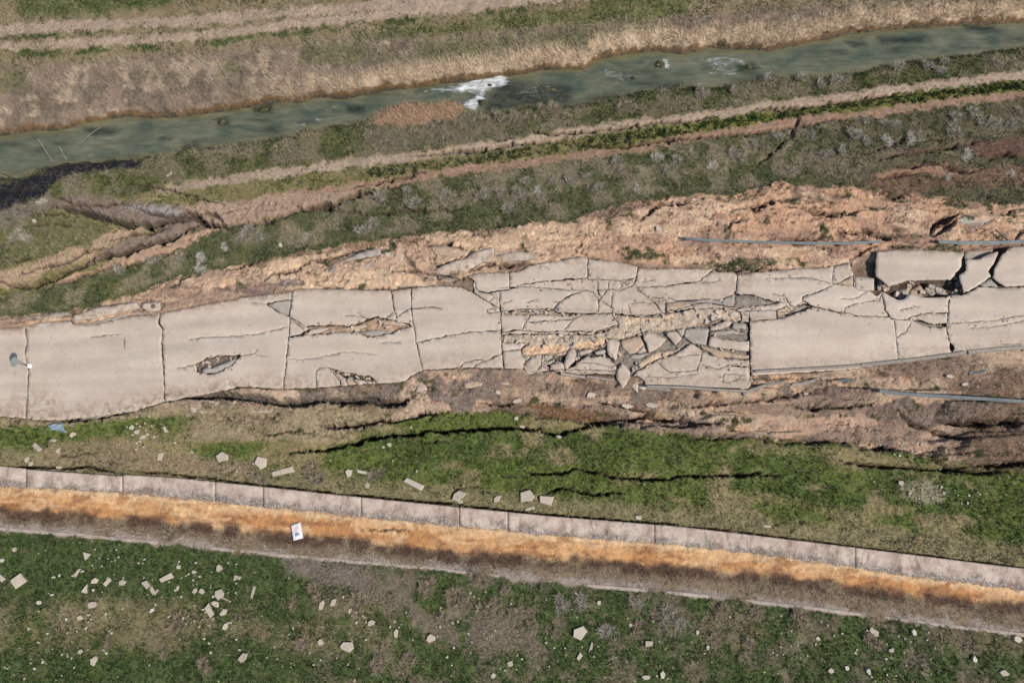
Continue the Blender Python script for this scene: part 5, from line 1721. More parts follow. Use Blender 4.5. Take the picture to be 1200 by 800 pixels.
M['wall'] = mat_wall()
witems = []
for k in range(len(joints) - 1):
    a, b = joints[k] + .2, joints[k + 1] - (1.2 if joints[k] == 30 else .2)
    low = 1.6 if a < 100 < b else (0.8 if k < 1 else 0)
    if k in (10, 11):
        low = .0
    dz = rr.uniform(-.02, .02) - (.05 if a < 100 < b else 0)
    nx, nv = max(6, int((b - a) / 3)), 12
    V, MK = [], []
    o = None
    for j in range(nv + 1):
        v = j / nv
        for i in range(nx + 1):
            x_ = a + (b - a) * i / nx
            yt, yb = WALL_T(x_) + low + (1.5 if k == 10 - 1 else 0) * 0, WALL_B(x_) + 1.5
            if j == 0:
                z = -1.12
            elif j == 1:
                z = -1.13
            else:
                z = -1.13 - .30 * ((j - 1) / (nv - 1)) ** 1.1
            yy = yt + (yb - yt) * v + (rr.uniform(-.9, 1.2) if j == nv else 0) + (rr.uniform(-.18, .18) if j == 0 else 0)
            xx, yw = P(x_, yy, z)
            if o is None:
                o = (float(xx), float(yw), -1.13)
            rough_ = .05 * (rr.random() - .5) * (v > .55)
            V.append((float(xx) - o[0], float(yw) - o[1], z + dz + rough_ - o[2]))
            MK.append((v, i / nx, 0))
    nt = len(V)
    V += [(x, y, z - .55 if True else z) for x, y, z in V]
    MK += MK
    F = []
    for j in range(nv):
        for i in range(nx):
            q_ = j * (nx + 1) + i
            f = (q_, q_ + nx + 1, q_ + nx + 2, q_ + 1)
            F.append(f)
            F.append(tuple(t + nt for t in f[::-1]))
    ring = [i for i in range(nx + 1)] + [j * (nx + 1) + nx for j in range(1, nv + 1)] + [nv * (nx + 1) + i for i in range(nx - 1, -1, -1)] + [j * (nx + 1) for j in range(nv - 1, 0, -1)]
    for t in range(len(ring)):
        p1, p2 = ring[t], ring[(t + 1) % len(ring)]
        F.append((p1, p2, p2 + nt, p1 + nt))
    me = fast_mesh('concrete_wall_panel', V, F, M['wall'], False, None, np.array(MK))
    ob = link('concrete_wall_panel', me, None, o)
    tag(ob, WLAB.get(k), 'wall panel', 'concrete panels of the canal wall')
    if k not in WLAB:
        witems.append(('pale concrete canal wall panel', 'at the left frame edge' if k < 1 else 'between the open gap and the sack' if b < 345 else
                       'between sack and frame middle' if b < 600 else 'in the third quarter of the wall' if b < 900 else 'in the last quarter of the wall', a, ob))
ordinal_labels(witems)
# lower concrete edge, one kerb-like ledge
p3 = []
for x_ in np.arange(-110, 1311, 10):
    x, y = P(x_, EDGE(x_) - 2.5, -1.45)
    p3.append((float(x), float(y), -1.47 + .22 * float(vnoise(np.array([x_ * .03]), np.array([3.3]), 77)[0] - .5) + rr.uniform(-.05, .04)))
me, o3 = bar_mesh(p3, .34, .4, M['concrete'], 'canal_edge')
tag(link('canal_edge', me, None, o3), 'continuous pale concrete ledge along the lower side of the canal', 'ledge')

# ------------------------------------------------------------------ stones
def stone_mesh(L, W, H, seed, mat, name='stone', sides=None):
    r = random.Random(seed)
    n = sides or r.choice([5, 6, 7, 4, 5])
    A = sorted(r.uniform(-.28, .28) + 2 * math.pi * k / n for k in range(n))
    ring = [(L / 2 * math.cos(a) * r.uniform(.82, 1.15), W / 2 * math.sin(a) * r.uniform(.82, 1.15)) for a in A]
    if n == 4:
        ring = [(L / 2 * sx_ * r.uniform(.62, 1.0), W / 2 * sy_ * r.uniform(.5, 1.0)) for sx_, sy_ in ((1, 1), (-1, 1), (-1, -1), (1, -1))]
    V = [(x * 1.0, y * 1.0, -H * .5) for x, y in ring] + [(x * 1.02, y * 1.02, H * .62 + r.uniform(-.05, .05) * H) for x, y in ring] + \
        [(x * .9, y * .9, H * r.uniform(.9, 1.05)) for x, y in ring]
    F = [tuple(range(n))[::-1], tuple(range(2 * n, 3 * n))]
    for lv in (0, 1):
        F += [(lv * n + i, lv * n + (i + 1) % n, (lv + 1) * n + (i + 1) % n, (lv + 1) * n + i) for i in range(n)]
    me = bpy.data.meshes.new(name)
    me.from_pydata(V, [], F)
    me.materials.append(mat)
    return me


# px, py, long px, short px, picture angle deg (counter-clockwise), sides, phrase
ROCKS = [
    (45, 524, 14, 8, -40, 4, 'pointed concrete chunk'), (68.5, 528, 9, 4, 60, 5, 'narrow chunk'), (70, 547, 8, 5, 0, 6, 'rounded stone'), (32, 538, 8, 5, 70, 5, 'upright chunk'),
    (37, 543, 7, 4, 60, 5, 'small upright chunk'), (86, 509, 8, 5, 30, 6, 'pale stone'), (64, 516, 8, 4, 0, 6, 'flat pale stone'), (155, 500.5, 6, 5, 40, 7, 'white round stone'),
    (161, 506, 7, 5, 10, 6, 'greenish white stone'), (168, 512, 9, 4, 25, 5, 'long pale stone'), (194, 503, 9, 4, -60, 4, 'slim pale chunk'), (188, 535, 12, 6, 80, 4, 'pale pointed block'),
    (261, 535, 15, 13, 30, 5, 'large pale five-sided chunk'), (307, 541.5, 16, 13, -25, 5, 'large pale flat chunk'), (332, 552.5, 34, 7, 14, 4, 'long squared concrete beam'),
    (409, 554, 10, 9, -50, 5, 'pale round chunk'), (427, 553.5, 21, 5, -10, 4, 'long slim concrete bar'), (431, 568.5, 7, 7, 0, 6, 'cream-coloured stone'), (484, 566, 27, 8, -25, 4, 'long slanting concrete slab'),
    (456, 521, 6, 5, 20, 6, 'pale stone'), (449, 524, 3.5, 3, 0, 6, 'small white stone'), (537, 581, 19, 10, 25, 6, 'large pale block by the dark holes'), (539.5, 587.5, 6, 5, 0, 6, 'small pale block by the dark holes'),
    (583, 584, 12, 6, 30, 5, 'pointed pale block'), (617, 582, 20, 15, 10, 5, 'biggest pale five-sided block'), (640, 586, 17, 12, -10, 4, 'broad pale four-sided block'), (621, 596, 13, 4, 15, 4, 'flat chip below the biggest block'),
    (612, 499, 9, 5, -10, 5, 'pale stone at the green crack'), (654, 512, 9, 5, 0, 6, 'white oval stone at the green crack'), (605, 490, 6, 5, 30, 6, 'white stone at the top of the green bank'),
    (748, 606, 8, 6, 0, 5, 'pale stone by the wall top'), (898, 616, 10, 3.5, 0, 4, 'flat white stone by the wall top'), (1055, 566, 7, 6, 50, 5, 'bluish white stone'),
    (22, 680, 17, 13, 35, 4, 'large brownish square slab'), (3, 677, 10, 6, -40, 4, 'pale block cut by the frame'), (102, 649.5, 11, 10, 20, 3, 'pale triangular slab'), (91, 670.5, 12, 4, 60, 4, 'slim pale stick-like stone'),
    (101, 690, 12, 8, 70, 3, 'pinkish wedge'), (109, 708, 9, 8, 0, 6, 'pinkish white block'), (94.5, 723, 7, 6, 0, 5, 'white block'), (126, 681.5, 12, 5, 50, 4, 'long pale chip'), (112, 680, 9, 6, 20, 5, 'pale chunk'), (144, 682, 8, 6, 20, 5, 'white chunk'),
    (35, 728 + 8, 6, 5, 0, 3, 'small white wedge'), (46.5, 705.5, 6, 5, 0, 6, 'white round stone'), (18, 643.5, 7, 5, 20, 6, 'greyish stone'), (3, 656, 6, 5, 0, 6, 'greyish stone'),
    (172, 684, 10, 7, -50, 4, 'pale block'), (179, 691, 10, 5, -45, 4, 'pale chip'), (184, 693, 9, 4, 60, 4, 'upright pale chip'), (196, 676.5, 19, 7, 27, 4, 'pink-brown brick-shaped block'), (210, 664, 5, 5, 0, 6, 'rounded white stone'),
    (228, 669.5, 6, 4, 0, 6, 'pinkish stone'), (208.5, 688.5, 6, 3.5, 80, 4, 'upright white chip'), (229, 692, 8, 5, 60, 5, 'grey-white block'), (236, 692, 7, 5, 60, 5, 'greyish block'), (257, 665.5, 9, 6, 90, 6, 'tall grey stone'), (257.5, 695, 12, 10, 20, 6, 'big pinkish block'),
    (264.5, 702, 13, 2, -25, 4, 'thin white stick-like sliver'), (253, 707, 11, 6, -35, 6, 'white oval block'), (246, 714.5, 16, 9, -55, 4, 'large pale wedge-shaped block'), (262.5, 717, 10, 6, 40, 5, 'white and pink chunk'), (265, 733, 9, 6, 55, 5, 'white chunk'),
    (269, 729, 6, 2.5, 0, 4, 'white chip'), (278.5, 676.5, 9, 5, -10, 4, 'pinkish flat chip'), (297, 693.5, 15, 4, 75, 4, 'tall slim white bar'), (178.5, 715, 6, 5, 50, 5, 'white stone'), (377, 708.5, 13, 6, 75, 5, 'upright pale chunk'), (391, 705, 12, 6, 60, 5, 'slanting pale chunk'),
    (376, 752, 7, 7, 0, 6, 'white rounded stone'), (284.5, 770, 14, 7, 45, 5, 'large white slanting chunk'), (111, 773, 12, 7, 80, 5, 'pale ragged chunk'), (95, 763, 6, 5, 0, 5, 'white chip'), (407, 757, 16, 11, -15, 6, 'big pale block'), (410.5, 715, 7, 4, 70, 5, 'upright white chip'),
    (435.5, 729, 9, 7, 20, 6, 'rounded pale stone'), (464.5, 741, 10, 6, 90, 5, 'upright pink stone'), (505, 747, 10, 9, 30, 6, 'ragged pale stone'), (545, 706.5, 5, 5, 80, 6, 'white chip'), (598, 777, 7, 6, 0, 6, 'white stone'), (578, 791, 6, 5, 30, 5, 'cream stone'),
    (679, 740.5, 18, 13, 5, 5, 'big pink-white pointed block'), (693, 757, 10, 3.5, 75, 4, 'slim upright white chip'), (679, 768.5, 9, 5, 50, 4, 'slanting white chip'), (702, 706, 5, 5, 0, 6, 'white chip'), (760, 753.5, 9, 7, 0, 4, 'square white stone'),
    (757, 792.5, 9, 6, 0, 6, 'pale stone at the frame bottom'), (776, 790, 6, 8, 0, 5, 'upright white stone'), (739, 650 + 82, 5, 4, 30, 5, 'white chip'), (1015.5, 746, 9, 7, 70, 5, 'pale upright block'), (1023, 740, 13, 8, -35, 5, 'bluish grey slanting block'),
    (1191, 748, 10, 7, -20, 6, 'grey stone close to the ledge'), (1175.5, 788, 12, 6, -5, 6, 'white flat stone'), (1070, 741, 5, 8, 10, 5, 'upright pale stone'), (973, 785, 7, 6, 20, 6, 'pinkish stone'), (1017, 786, 6, 8, 30, 5, 'cream stone'), (1141, 772, 6, 8, 0, 5, 'pale stone'),
    (992, 782, 6, 5, 0, 5, 'white stone'), (1044, 761, 7, 5, 10, 5, 'cream oval stone'), (817, 740, 4, 6, 0, 5, 'white chip'), (829, 758, 5, 6, 0, 5, 'pale chip'), (958, 747.5, 5, 5, 0, 5, 'white chip'),
    (198.5, 205, 11, 3.5, 40, 4, 'pale log-shaped stone on the river bank'), (41, 259, 6, 5, 0, 6, 'whitish stone in the left slide'), (329, 287.5, 5, 6, 0, 6, 'white stone in the green belt'), (207, 297, 3, 4, 0, 5, 'white chip in the green belt'),
    (771, 268.5, 7, 7, 0, 6, 'grey block in the sandy verge'), (692, 463, 12, 7, 10, 5, 'dusty block under the shattered stretch'), (735, 475, 14, 8, 5, 6, 'greyish block under the shattered stretch'), (763, 475, 16, 7, -10, 6, 'grey rough block under the lowest slab'), (606, 452 + 18, 12, 6, 15, 6, 'clay block under the shattered stretch'),
    (584, 460, 8, 6, -20, 5, 'clay chunk'), (1130, 450, 10, 5, 10, 5, 'clay chunk by the lower rail'), (1112, 441, 9, 5, -10, 5, 'clay chunk under the pale kerb'), (944, 462, 8, 4, 10, 5, 'clay chunk below the curved kerb piece'),
]


def zone(x, y):
    if y > EDGE(x):
        cxn = 'lower left' if x < 200 else 'left middle' if x < 420 else 'middle' if x < 720 else 'right'
        return f'in the {cxn} part of the field below the canal'
    if y > SOIL_S(x) - 4:
        return 'in the grass above the canal wall, ' + ('left of the gap' if x < 143 else 'above the sack' if x < 420 else 'mid-frame' if x < 760 else 'at the right')
    if y > ROAD_S(x) - 5:
        return 'in the soil below the road'
    return 'above the road'


ritems = []
for i, (x_, y_, L, W_, ang, sd_, ph) in enumerate(ROCKS):
    x, y, z = G(x_, y_)
    sc = 1 / 13.6
    H = max(.06, min(W_ * sc * .35, .22))
    lit = z > -9
    me = stone_mesh(L * sc * 1.05, W_ * sc * 1.1, H, 500 + i, M['stone'] if L > 6 else M['chip'], 'stone', sd_)
    o = link('stone', me, None, (x, y, z + H * .25))
    o.rotation_euler = (math.radians(rr.uniform(-5, 5)), math.radians(rr.uniform(-5, 5)), math.radians(ang))
    tag(o, None, 'stone', 'broken stones and concrete chunks in the grass')
    z_ = zone(x_, y_)
    if 'above the road' == z_ or any(w in ph for w in (' by ', ' at ', ' in ', ' on ', ' under ', ' below ', ' close ', 'cut by')):
        o['label'] = ph + (' of the picture' if ph.endswith('XX') else '') if len(ph.split()) > 3 else ph + ' ' + z_
    else:
        ritems.append((ph, z_, x_, o))
ordinal_labels(ritems)

# small white chips, individually, 220 of them
protos = [stone_mesh(.17, .13, .06, 900 + k, M['chip'], 'stone_chip') for k in range(8)]
spots = []
clus = [(105, 690, 60, 45, 34), (240, 690, 60, 40, 42), (260, 735, 55, 30, 16), (170, 512, 40, 18, 26), (60, 765, 70, 25, 20), (520, 740, 90, 45, 34), (660, 770, 60, 25, 16),
        (1020, 760, 90, 30, 30), (1105, 578, 45, 10, 18), (1040, 520, 70, 16, 12), (860, 760, 60, 30, 12), (400, 720, 50, 50, 16), (300, 545, 50, 18, 8)]
CN = {0: 'in the lower left field', 1: 'in the lower left field', 2: 'in the lower left field', 4: 'in the lower left field', 3: 'on the green bank below the road at the left', 5: 'in the lower middle field',
      6: 'in the lower middle field', 7: 'in the lower right field', 8: 'on the green slope at the right', 9: 'on the bare slope at the right', 10: 'in the lower right field', 11: 'in the lower middle field', 12: 'in the grass above the sack'}
for ci, (cx_, cy_, sx_, sy_, n) in enumerate(clus):
    for _ in range(n):
        for _t in range(10):
            x_, y_ = cx_ + rr.gauss(0, sx_ * .6), cy_ + rr.gauss(0, sy_ * .6)
            ok = y_ > EDGE(x_) + 6 if ci not in (3, 8, 9, 12) else SOIL_S(x_) - 15 < y_ < WALL_T(x_) - 6
            if 2 < x_ < 1198 and y_ < 797 and ok:
                break
        else:
            continue
        x, y, z = G(x_, y_)
        o = link('stone_chip', rr.choice(protos), None, (x, y, z + .05))
        s_ = rr.uniform(.6, 1.7)
        o.scale = (s_, s_ * rr.uniform(.7, 1), s_)
        o.rotation_euler.z = rr.uniform(0, 6.28)
        tag(o, 'tiny white stone chip scattered ' + CN[ci], 'stone chip', 'tiny white stone chips ' + CN[ci])

# stones standing in the river
M['wetrock'] = mat_simple('mossy_wet_rock', ALB(62, 60, 40), .3, 5, rough=.4, second=ALB(92, 86, 52))
for i, (x_, y_, L, W_, lab) in enumerate([
        (773, 76, 16, 12, 'round mossy rock with a foam collar in the upper river'), (648, 104, 14, 9, 'yellow-topped rock in the dark water right of the rapids'), (565, 121, 14, 12, 'dark rock at the foot of the white rapids'),
        (574, 100, 10, 6, 'dark low rock at the head of the rapids'), (259, 143, 12, 10, 'brown rock in the calm river on the left'), (309, 129, 14, 8, 'brown tussock rock near the upper bank'),
        (876, 79, 14, 8, 'black rock beside the small rapids'), (742, 92, 8, 5, 'small mossy rock left of the foam-collared rock')]):
    x, y = P(x_, y_, -2.35)
    L_, W2 = L / 12.0, W_ / 12.0
    V, F = [], []
    nu, nv2 = 14, 7
    r = random.Random(40 + i)
    ph_ = [r.uniform(.75, 1.2) for _ in range(nu)]
    for j in range(nv2 + 1):
        a = (math.pi / 2) * j / nv2
        for k in range(nu):
            b = 2 * math.pi * k / nu
            rr_ = math.cos(a) * ph_[k] * r.uniform(.9, 1.1) + .02
            V.append((L_ / 2 * rr_ * math.cos(b), W2 / 2 * rr_ * math.sin(b), -.3 + (.55 if 'low' not in lab else .42) * math.sin(a) * r.uniform(.9, 1.1)))
    for j in range(nv2):
        for k in range(nu):
            F.append((j * nu + k, j * nu + (k + 1) % nu, (j + 1) * nu + (k + 1) % nu, (j + 1) * nu + k))
    F.append(tuple(range(nv2 * nu, nv2 * nu + nu)))
    F.append(tuple(range(nu))[::-1])
    me = bpy.data.meshes.new('river_rock')
    me.from_pydata(V, [], F)
    me.materials.append(M['wetrock'])
    tag(link('river_rock', me, None, (float(x), float(y), -2.35)), lab, 'rock', 'rocks standing in the river')

# ------------------------------------------------------------------ scattered stuff (numpy built)
def scatter(n, dens, seed):
    """n random world points kept with probability dens(x, y)"""
    r = np.random.default_rng(seed)
    x = r.uniform(-57, 57, n)
    y = r.uniform(-33, 42, n)
    keep = r.random(n) < samp(dens, x, y)
    return x[keep], y[keep], r


def blades(x, y, z, r, k, hmin, hmax, wid, spread, colr, name, mat, label, lay=0.0):
    n = len(x)
    N = n * k
    X, Y, Zb = np.repeat(x, k), np.repeat(y, k), np.repeat(z, k)
    a = r.uniform(0, 2 * np.pi, N)
    h = r.uniform(hmin, hmax, N) * np.repeat(r.uniform(.7, 1.3, n), k)
    out = r.uniform(.15, 1.0, N) * spread
    bx_ = X + r.normal(0, wid * 2.2, N)
    by_ = Y + r.normal(0, wid * 2.2, N)
    ca, sa = np.cos(a), np.sin(a)
    w = wid * r.uniform(.6, 1.4, N)
    tx, ty = bx_ + ca * h * out, by_ + sa * h * out
    tz = Zb + h * np.sqrt(np.clip(1 - (out * .75) ** 2, .05, 1)) * (1 - lay)
    b0 = np.stack([bx_ - sa * w, by_ + ca * w, Zb - .03], -1)
    b1 = np.stack([bx_ + sa * w, by_ - ca * w, Zb - .03], -1)
    tp = np.stack([tx, ty, tz], -1)
    V = np.stack([b0, b1, tp], 1).reshape(-1, 3)
    F = np.arange(N * 3).reshape(-1, 3)
    cc = np.repeat(colr, k, 0) * r.uniform(.75, 1.25, (N, 1))
    cc = np.repeat(cc, 3, 0)
    me = fast_mesh(name, V, F, mat, False, np.clip(cc, .002, .8))
    return tag(link(name, me), label, kind='stuff')


DG, MG, YG, DRY = ALB(38, 60, 26), ALB(64, 90, 32), ALB(116, 124, 52), ALB(158, 142, 106)
gcl = fbm(GX, GY, .9, 3, 151)
gd = np.clip(grass * (0.55 + 1.0 * sstep(.35, .6, gcl)), 0, 1)
x, y, r = scatter(520000, gd, 5)
z = samp(Z, x, y)
gn = samp(greenness, x, y)
nn = samp(fbm(GX, GY, .55, 4, 161), x, y)
t_ = np.clip(gn * 1.15 + .04 + (nn - .5) * 2.0 + (samp(fbm(GX, GY, 2.2, 2, 345), x, y) - .5) * 1.0 + r.normal(0, .16, len(x)), 0, 1)
cg = np.where((t_ < .33)[:, None], DRY + (YG - DRY) * (t_ / .33)[:, None] * .6, np.where((t_ < .6)[:, None], YG * .45 + MG * .55 + (MG - YG) * ((t_ - .33) / .27)[:, None] * .45, MG + (DG - MG) * (np.clip((t_ - .6) / .3, 0, 1))[:, None]))
blades(x, y, z, r, 4, .07, .24, .024, .9, cg, 'grass', M['leaf'], 'green and yellowing grass on the banks and field')

x, y, r = scatter(420000, np.clip(twig * (0.25 + 1.2 * sstep(.35, .6, fbm(GX, GY, .8, 3, 171))), 0, 1), 6)
z = samp(Z, x, y)
b_ = samp(col, x, y)
ct_ = b_ * r.uniform(.9, 2.0, (len(x), 1)) + .02
blades(x, y, z, r, 3, .22, .62, .016, 1.25, ct_, 'dry_scrub', M['twig'], 'dry grey brown scrub and dead grass on the banks', .25)

x, y, r = scatter(360000, np.clip(reed * sstep(.3, .5, fbm(GX, GY, .7, 3, 181)), 0, 1), 8)
z = samp(Z, x, y)
ct_ = samp(col, x, y) * r.uniform(.9, 1.9, (len(x), 1)) + .02
blades(x, y, z, r, 3, .35, .9, .018, 1.0, ct_, 'dry_reeds', M['reed'], 'pale dry reeds along the river bank')

# dark green low plants between the wheel tracks
px_s, py_s = [], []
for _ in range(420):
    x_ = rr.uniform(430, 1200)
    u = rr.uniform(.35, .75)
    py_s.append(RUT_B1(x_) * (1 - u) + RUT_B2(x_) * u)
    px_s.append(x_)
pts = np.array([G(a, b) for a, b in zip(px_s, py_s)])
r = np.random.default_rng(12)
blades(pts[:, 0], pts[:, 1], pts[:, 2], r, 16, .12, .26, .05, .9, np.tile(ALB(54, 72, 34), (len(pts), 1)), 'verge_plants', M['leaf'], 'dark green low plants between the wheel tracks')


# clods and rubble
def clods(x, y, z, s, colr, name, label, r):
    n = len(x)
    base = np.array([[1, 0, 0], [.3, .95, 0], [-.8, .6, 0], [-.8, -.6, 0], [.3, -.95, 0], [.1, .1, .9]])
    V = base[None] * s[:, None, None] * r.uniform(.6, 1.35, (n, 6, 3))
    a = r.uniform(0, 6.28, n)
    c, sn = np.cos(a)[:, None], np.sin(a)[:, None]
    vx = V[..., 0] * c - V[..., 1] * sn
    vy = V[..., 0] * sn + V[..., 1] * c
    V = np.stack([vx + x[:, None], vy + y[:, None], V[..., 2] + z[:, None] - .02], -1).reshape(-1, 3)
    f = np.array([[0, 1, 5], [1, 2, 5], [2, 3, 5], [3, 4, 5], [4, 0, 5]])
    F = (f[None] + (np.arange(n) * 6)[:, None, None]).reshape(-1, 3)
    me = fast_mesh(name, V, F, M['clod'], False, np.repeat(colr, 6, 0))
    return tag(link(name, me), label, kind='stuff')


dn = np.clip(soil * .9 + rd * .35 + sum(poly(CUTS[i], 1.5, False) for i in (0, 1, 4, 5, 6, 7)) * .6, 0, 1)
x, y, r = scatter(260000, dn * sstep(.38, .62, fbm(GX, GY, 1.2, 3, 191)), 9)
z = samp(Z, x, y)
s = r.gamma(2.0, .022, len(x)) + .02
blend = r.random((len(x), 1))
cc = samp(col, x, y) * r.uniform(.75, 1.35, (len(x), 1)) * (1 - .25 * blend) + np.array([.3, .26, .22]) * .25 * blend
clods(x, y, z, np.clip(s, 0, .26), np.clip(cc, 0, .7), 'rubble', 'crumbled soil clods and gravel of the torn road verge', r)
x, y, r = scatter(15000, np.clip(soil * sstep(.45, .62, fbm(GX, GY, .8, 3, 361)), 0, 1), 19)
z = samp(Z, x, y)
clods(x, y, z, np.clip(r.gamma(2.5, .05, len(x)) + .05, 0, .42), np.clip(samp(col, x, y) * r.uniform(.7, 1.2, (len(x), 1)), 0, .7), 'soil_clods', 'bigger earth clods tumbled over the torn verges', r)
x, y, r = scatter(130000, np.clip(.25 * grit * (1 - rd) * sstep(.4, .6, N2), 0, 1), 10)
z = samp(Z, x, y)
clods(x, y, z, np.clip(r.gamma(2, .012, len(x)) + .015, 0, .1), np.clip(samp(col, x, y) * r.uniform(.9, 1.9, (len(x), 1)), 0, .7), 'gravel', 'loose pebbles and gravel strewn over the ground', r)

# ------------------------------------------------------------------ shrubs, each its own thing
def shrub_mesh(seed, c, n=420):
    r = np.random.default_rng(seed)
    a = r.uniform(0, 2 * np.pi, n)
    el = r.uniform(.15, 1.35, n)
    L = r.uniform(.15, .62, n)
    r0 = r.uniform(0, .22, n)
    k_ = r.integers(0, 4, n)
    qx, qy = r.normal(0, .30, 4), r.normal(0, .22, 4)
    ox, oy = np.cos(a) * r0 * .6 + qx[k_], np.sin(a) * r0 * .6 + qy[k_]
    oz = r.uniform(0, .25, n)
    a2 = a + r.normal(0, .5, n)
    dx, dy, dz = np.cos(a2) * np.cos(el) * L, np.sin(a2) * np.cos(el) * L, np.sin(el) * L * .8
    w = r.uniform(.006, .016, n)
    sx, sy = -np.sin(a2) * w, np.cos(a2) * w
    b0 = np.stack([ox - sx, oy - sy, oz], -1)
    b1 = np.stack([ox + sx, oy + sy, oz], -1)
    m0 = np.stack([ox + dx * .6 - sx, oy + dy * .6 - sy, oz + dz * .7], -1)
    m1 = np.stack([ox + dx * .6 + sx, oy + dy * .6 + sy, oz + dz * .7], -1)
    tp = np.stack([ox + dx + r.normal(0, .05, n), oy + dy + r.normal(0, .05, n), oz + dz], -1)
    V = np.stack([b0, b1, m1, m0, tp], 1).reshape(-1, 3)
    k = np.arange(n)[:, None] * 5
    F = np.concatenate([k + [0, 1, 2], k + [0, 2, 3], k + [3, 2, 4]])
    cc = np.repeat(np.array(c)[None] * r.uniform(.6, 1.4, (n, 1)), 5, 0)
    return fast_mesh('shrub', V, F, M['twig'], False, cc)


GREY, PALE, BRN = ALB(156, 148, 130), ALB(198, 190, 174), ALB(150, 136, 112)
SH = {'grey': [shrub_mesh(300 + i, GREY) for i in range(3)], 'pale': [shrub_mesh(320 + i, PALE, 300) for i in range(2)], 'brown': [shrub_mesh(340 + i, BRN, 520) for i in range(3)]}
SP = {
    ('O', 'grey'): [170, 540, 600, 480, 640, 500, 820, 490, 500, 545, 560, 530, 560, 590, 540, 290, 420, 280, 480, 300, 300, 280, 700, 430, 740, 440, 960, 420, 1020, 400, 1040, 430, 250, 510,
                    330, 480, 450, 480, 380, 600, 920, 220, 860, 230, 1090, 440, 1180, 390, 950, 460, 760, 240, 60, 330, 180, 320, 900, 250, 1100, 230, 640, 430, 210, 560, 1150, 440],
    ('O', 'pale'): [95, 590, 800, 480, 845, 485, 1000, 540, 930, 630, 1150, 610, 615, 465, 710, 490],
    ('N', 'grey'): [500, 690, 560, 680, 580, 730, 620, 690, 650, 640, 370, 690, 260, 710, 700, 690, 750, 640, 1100, 560, 980, 600, 960, 570, 1140, 600, 140, 690, 800, 640, 860, 620, 900, 660, 1180, 570],
    ('N', 'brown'): [380, 480, 250, 470, 700, 400, 800, 420, 560, 430, 480, 420, 620, 420, 150, 500, 90, 480, 1000, 380, 660, 410, 740, 390, 420, 440, 330, 440],
    ('N', 'pale'): [1040, 665, 695, 685, 1100, 555],
    ('L', 'grey'): [370, 200, 420, 240, 930, 180, 900, 210, 960, 160, 60, 330, 1130, 70, 980, 40, 1110, 10, 340, 230],
    ('L', 'pale'): [260, 290, 145, 325, 640, 230, 140, 382],
    ('R', 'brown'): [100, 520, 150, 560, 130, 700, 300, 620, 450, 560, 500, 600, 560, 640, 620, 660, 860, 650, 340, 540, 480, 520, 400, 480, 100, 740, 200, 720, 430, 610, 380, 560, 550, 590, 240, 520, 60, 560],
    ('R', 'grey'): [770, 640, 640, 570, 700, 560, 860, 560, 960, 600, 990, 620],
    ('T', 'brown'): [560, 690, 220, 600, 330, 600, 100, 680, 840, 690, 100, 590, 200, 690],
    ('Q', 'brown'): [330, 670, 490, 700, 530, 620, 870, 560, 960, 480, 930, 520, 500, 375, 880, 690, 600, 760],
    ('X', 'brown'): [300, 620, 340, 650, 720, 640, 20, 20 + 600],
    ('U', 'pale'): [240, 290, 1180, 605],
    ('U', 'grey'): [120, 490, 170, 510, 900, 630, 960, 600, 700, 690],
}
sitems = []
for (cr_, kind_), L in SP.items():
    for (x_, y_) in c_(cr_, *L):
        x, y, z = G(x_, y_)
        o = link('dry_shrub', rr.choice(SH[kind_]), None, (x, y, z - .03))
        s_ = rr.uniform(.8, 1.35) * (.75 if kind_ == 'pale' else 1)
        o.scale = (s_, s_, s_ * .9)
        o.rotation_euler.z = rr.uniform(0, 6.28)
        tag(o, None, 'shrub', 'leafless shrubs beside the road and river')
        if y_ > EDGE(x_):
            zz = 'below the canal, ' + ('lower left' if x_ < 400 else 'lower middle' if x_ < 660 else 'lower right')
        elif y_ > ROAD_S(x_):
            zz = 'between road and canal wall'
        elif y_ < RUT_B1(x_):
            zz = 'on the river bank ' + ('below the rapids' if x_ < 640 else 'right of the rapids')
        elif x_ < 300:
            zz = 'in the grass by the left landslide'
        elif x_ < 560:
            zz = 'in the green belt above the long fissure'
        elif x_ < 800:
            zz = 'in the green belt, middle of the picture'
        elif x_ < 1000:
            zz = 'in the green belt above the thin guard rail'
        else:
            zz = 'in the green belt near the red scarps'
        sitems.append((f'{kind_} bare shrub', zz, x_, o))
ordinal_labels(sitems)

# tall single reed stems at the left bank
for i, (a, b) in enumerate([((60, 188), (45, 163)), ((76, 186), (70, 172)), ((92, 166), (118, 150)), ((300, 60 / 3), (300, 20))][:3]):
    x0, y0 = P(a[0], a[1], -2.1)
    x1, y1 = P(b[0], b[1], -1.2)
    me, o3 = bar_mesh([(float(x0), float(y0), -2.4), (float((x0 + x1) / 2), float((y0 + y1) / 2), -1.6), (float(x1), float(y1), -1.1)], .03, .03, M['concrete'], 'reed_stem')
    tag(link('reed_stem', me, None, o3), ['long pale reed stem leaning over the river, leftmost of three', 'short pale reed stem beside the black bank', 'pale stem lying over the calm river'][i], 'reed stem')
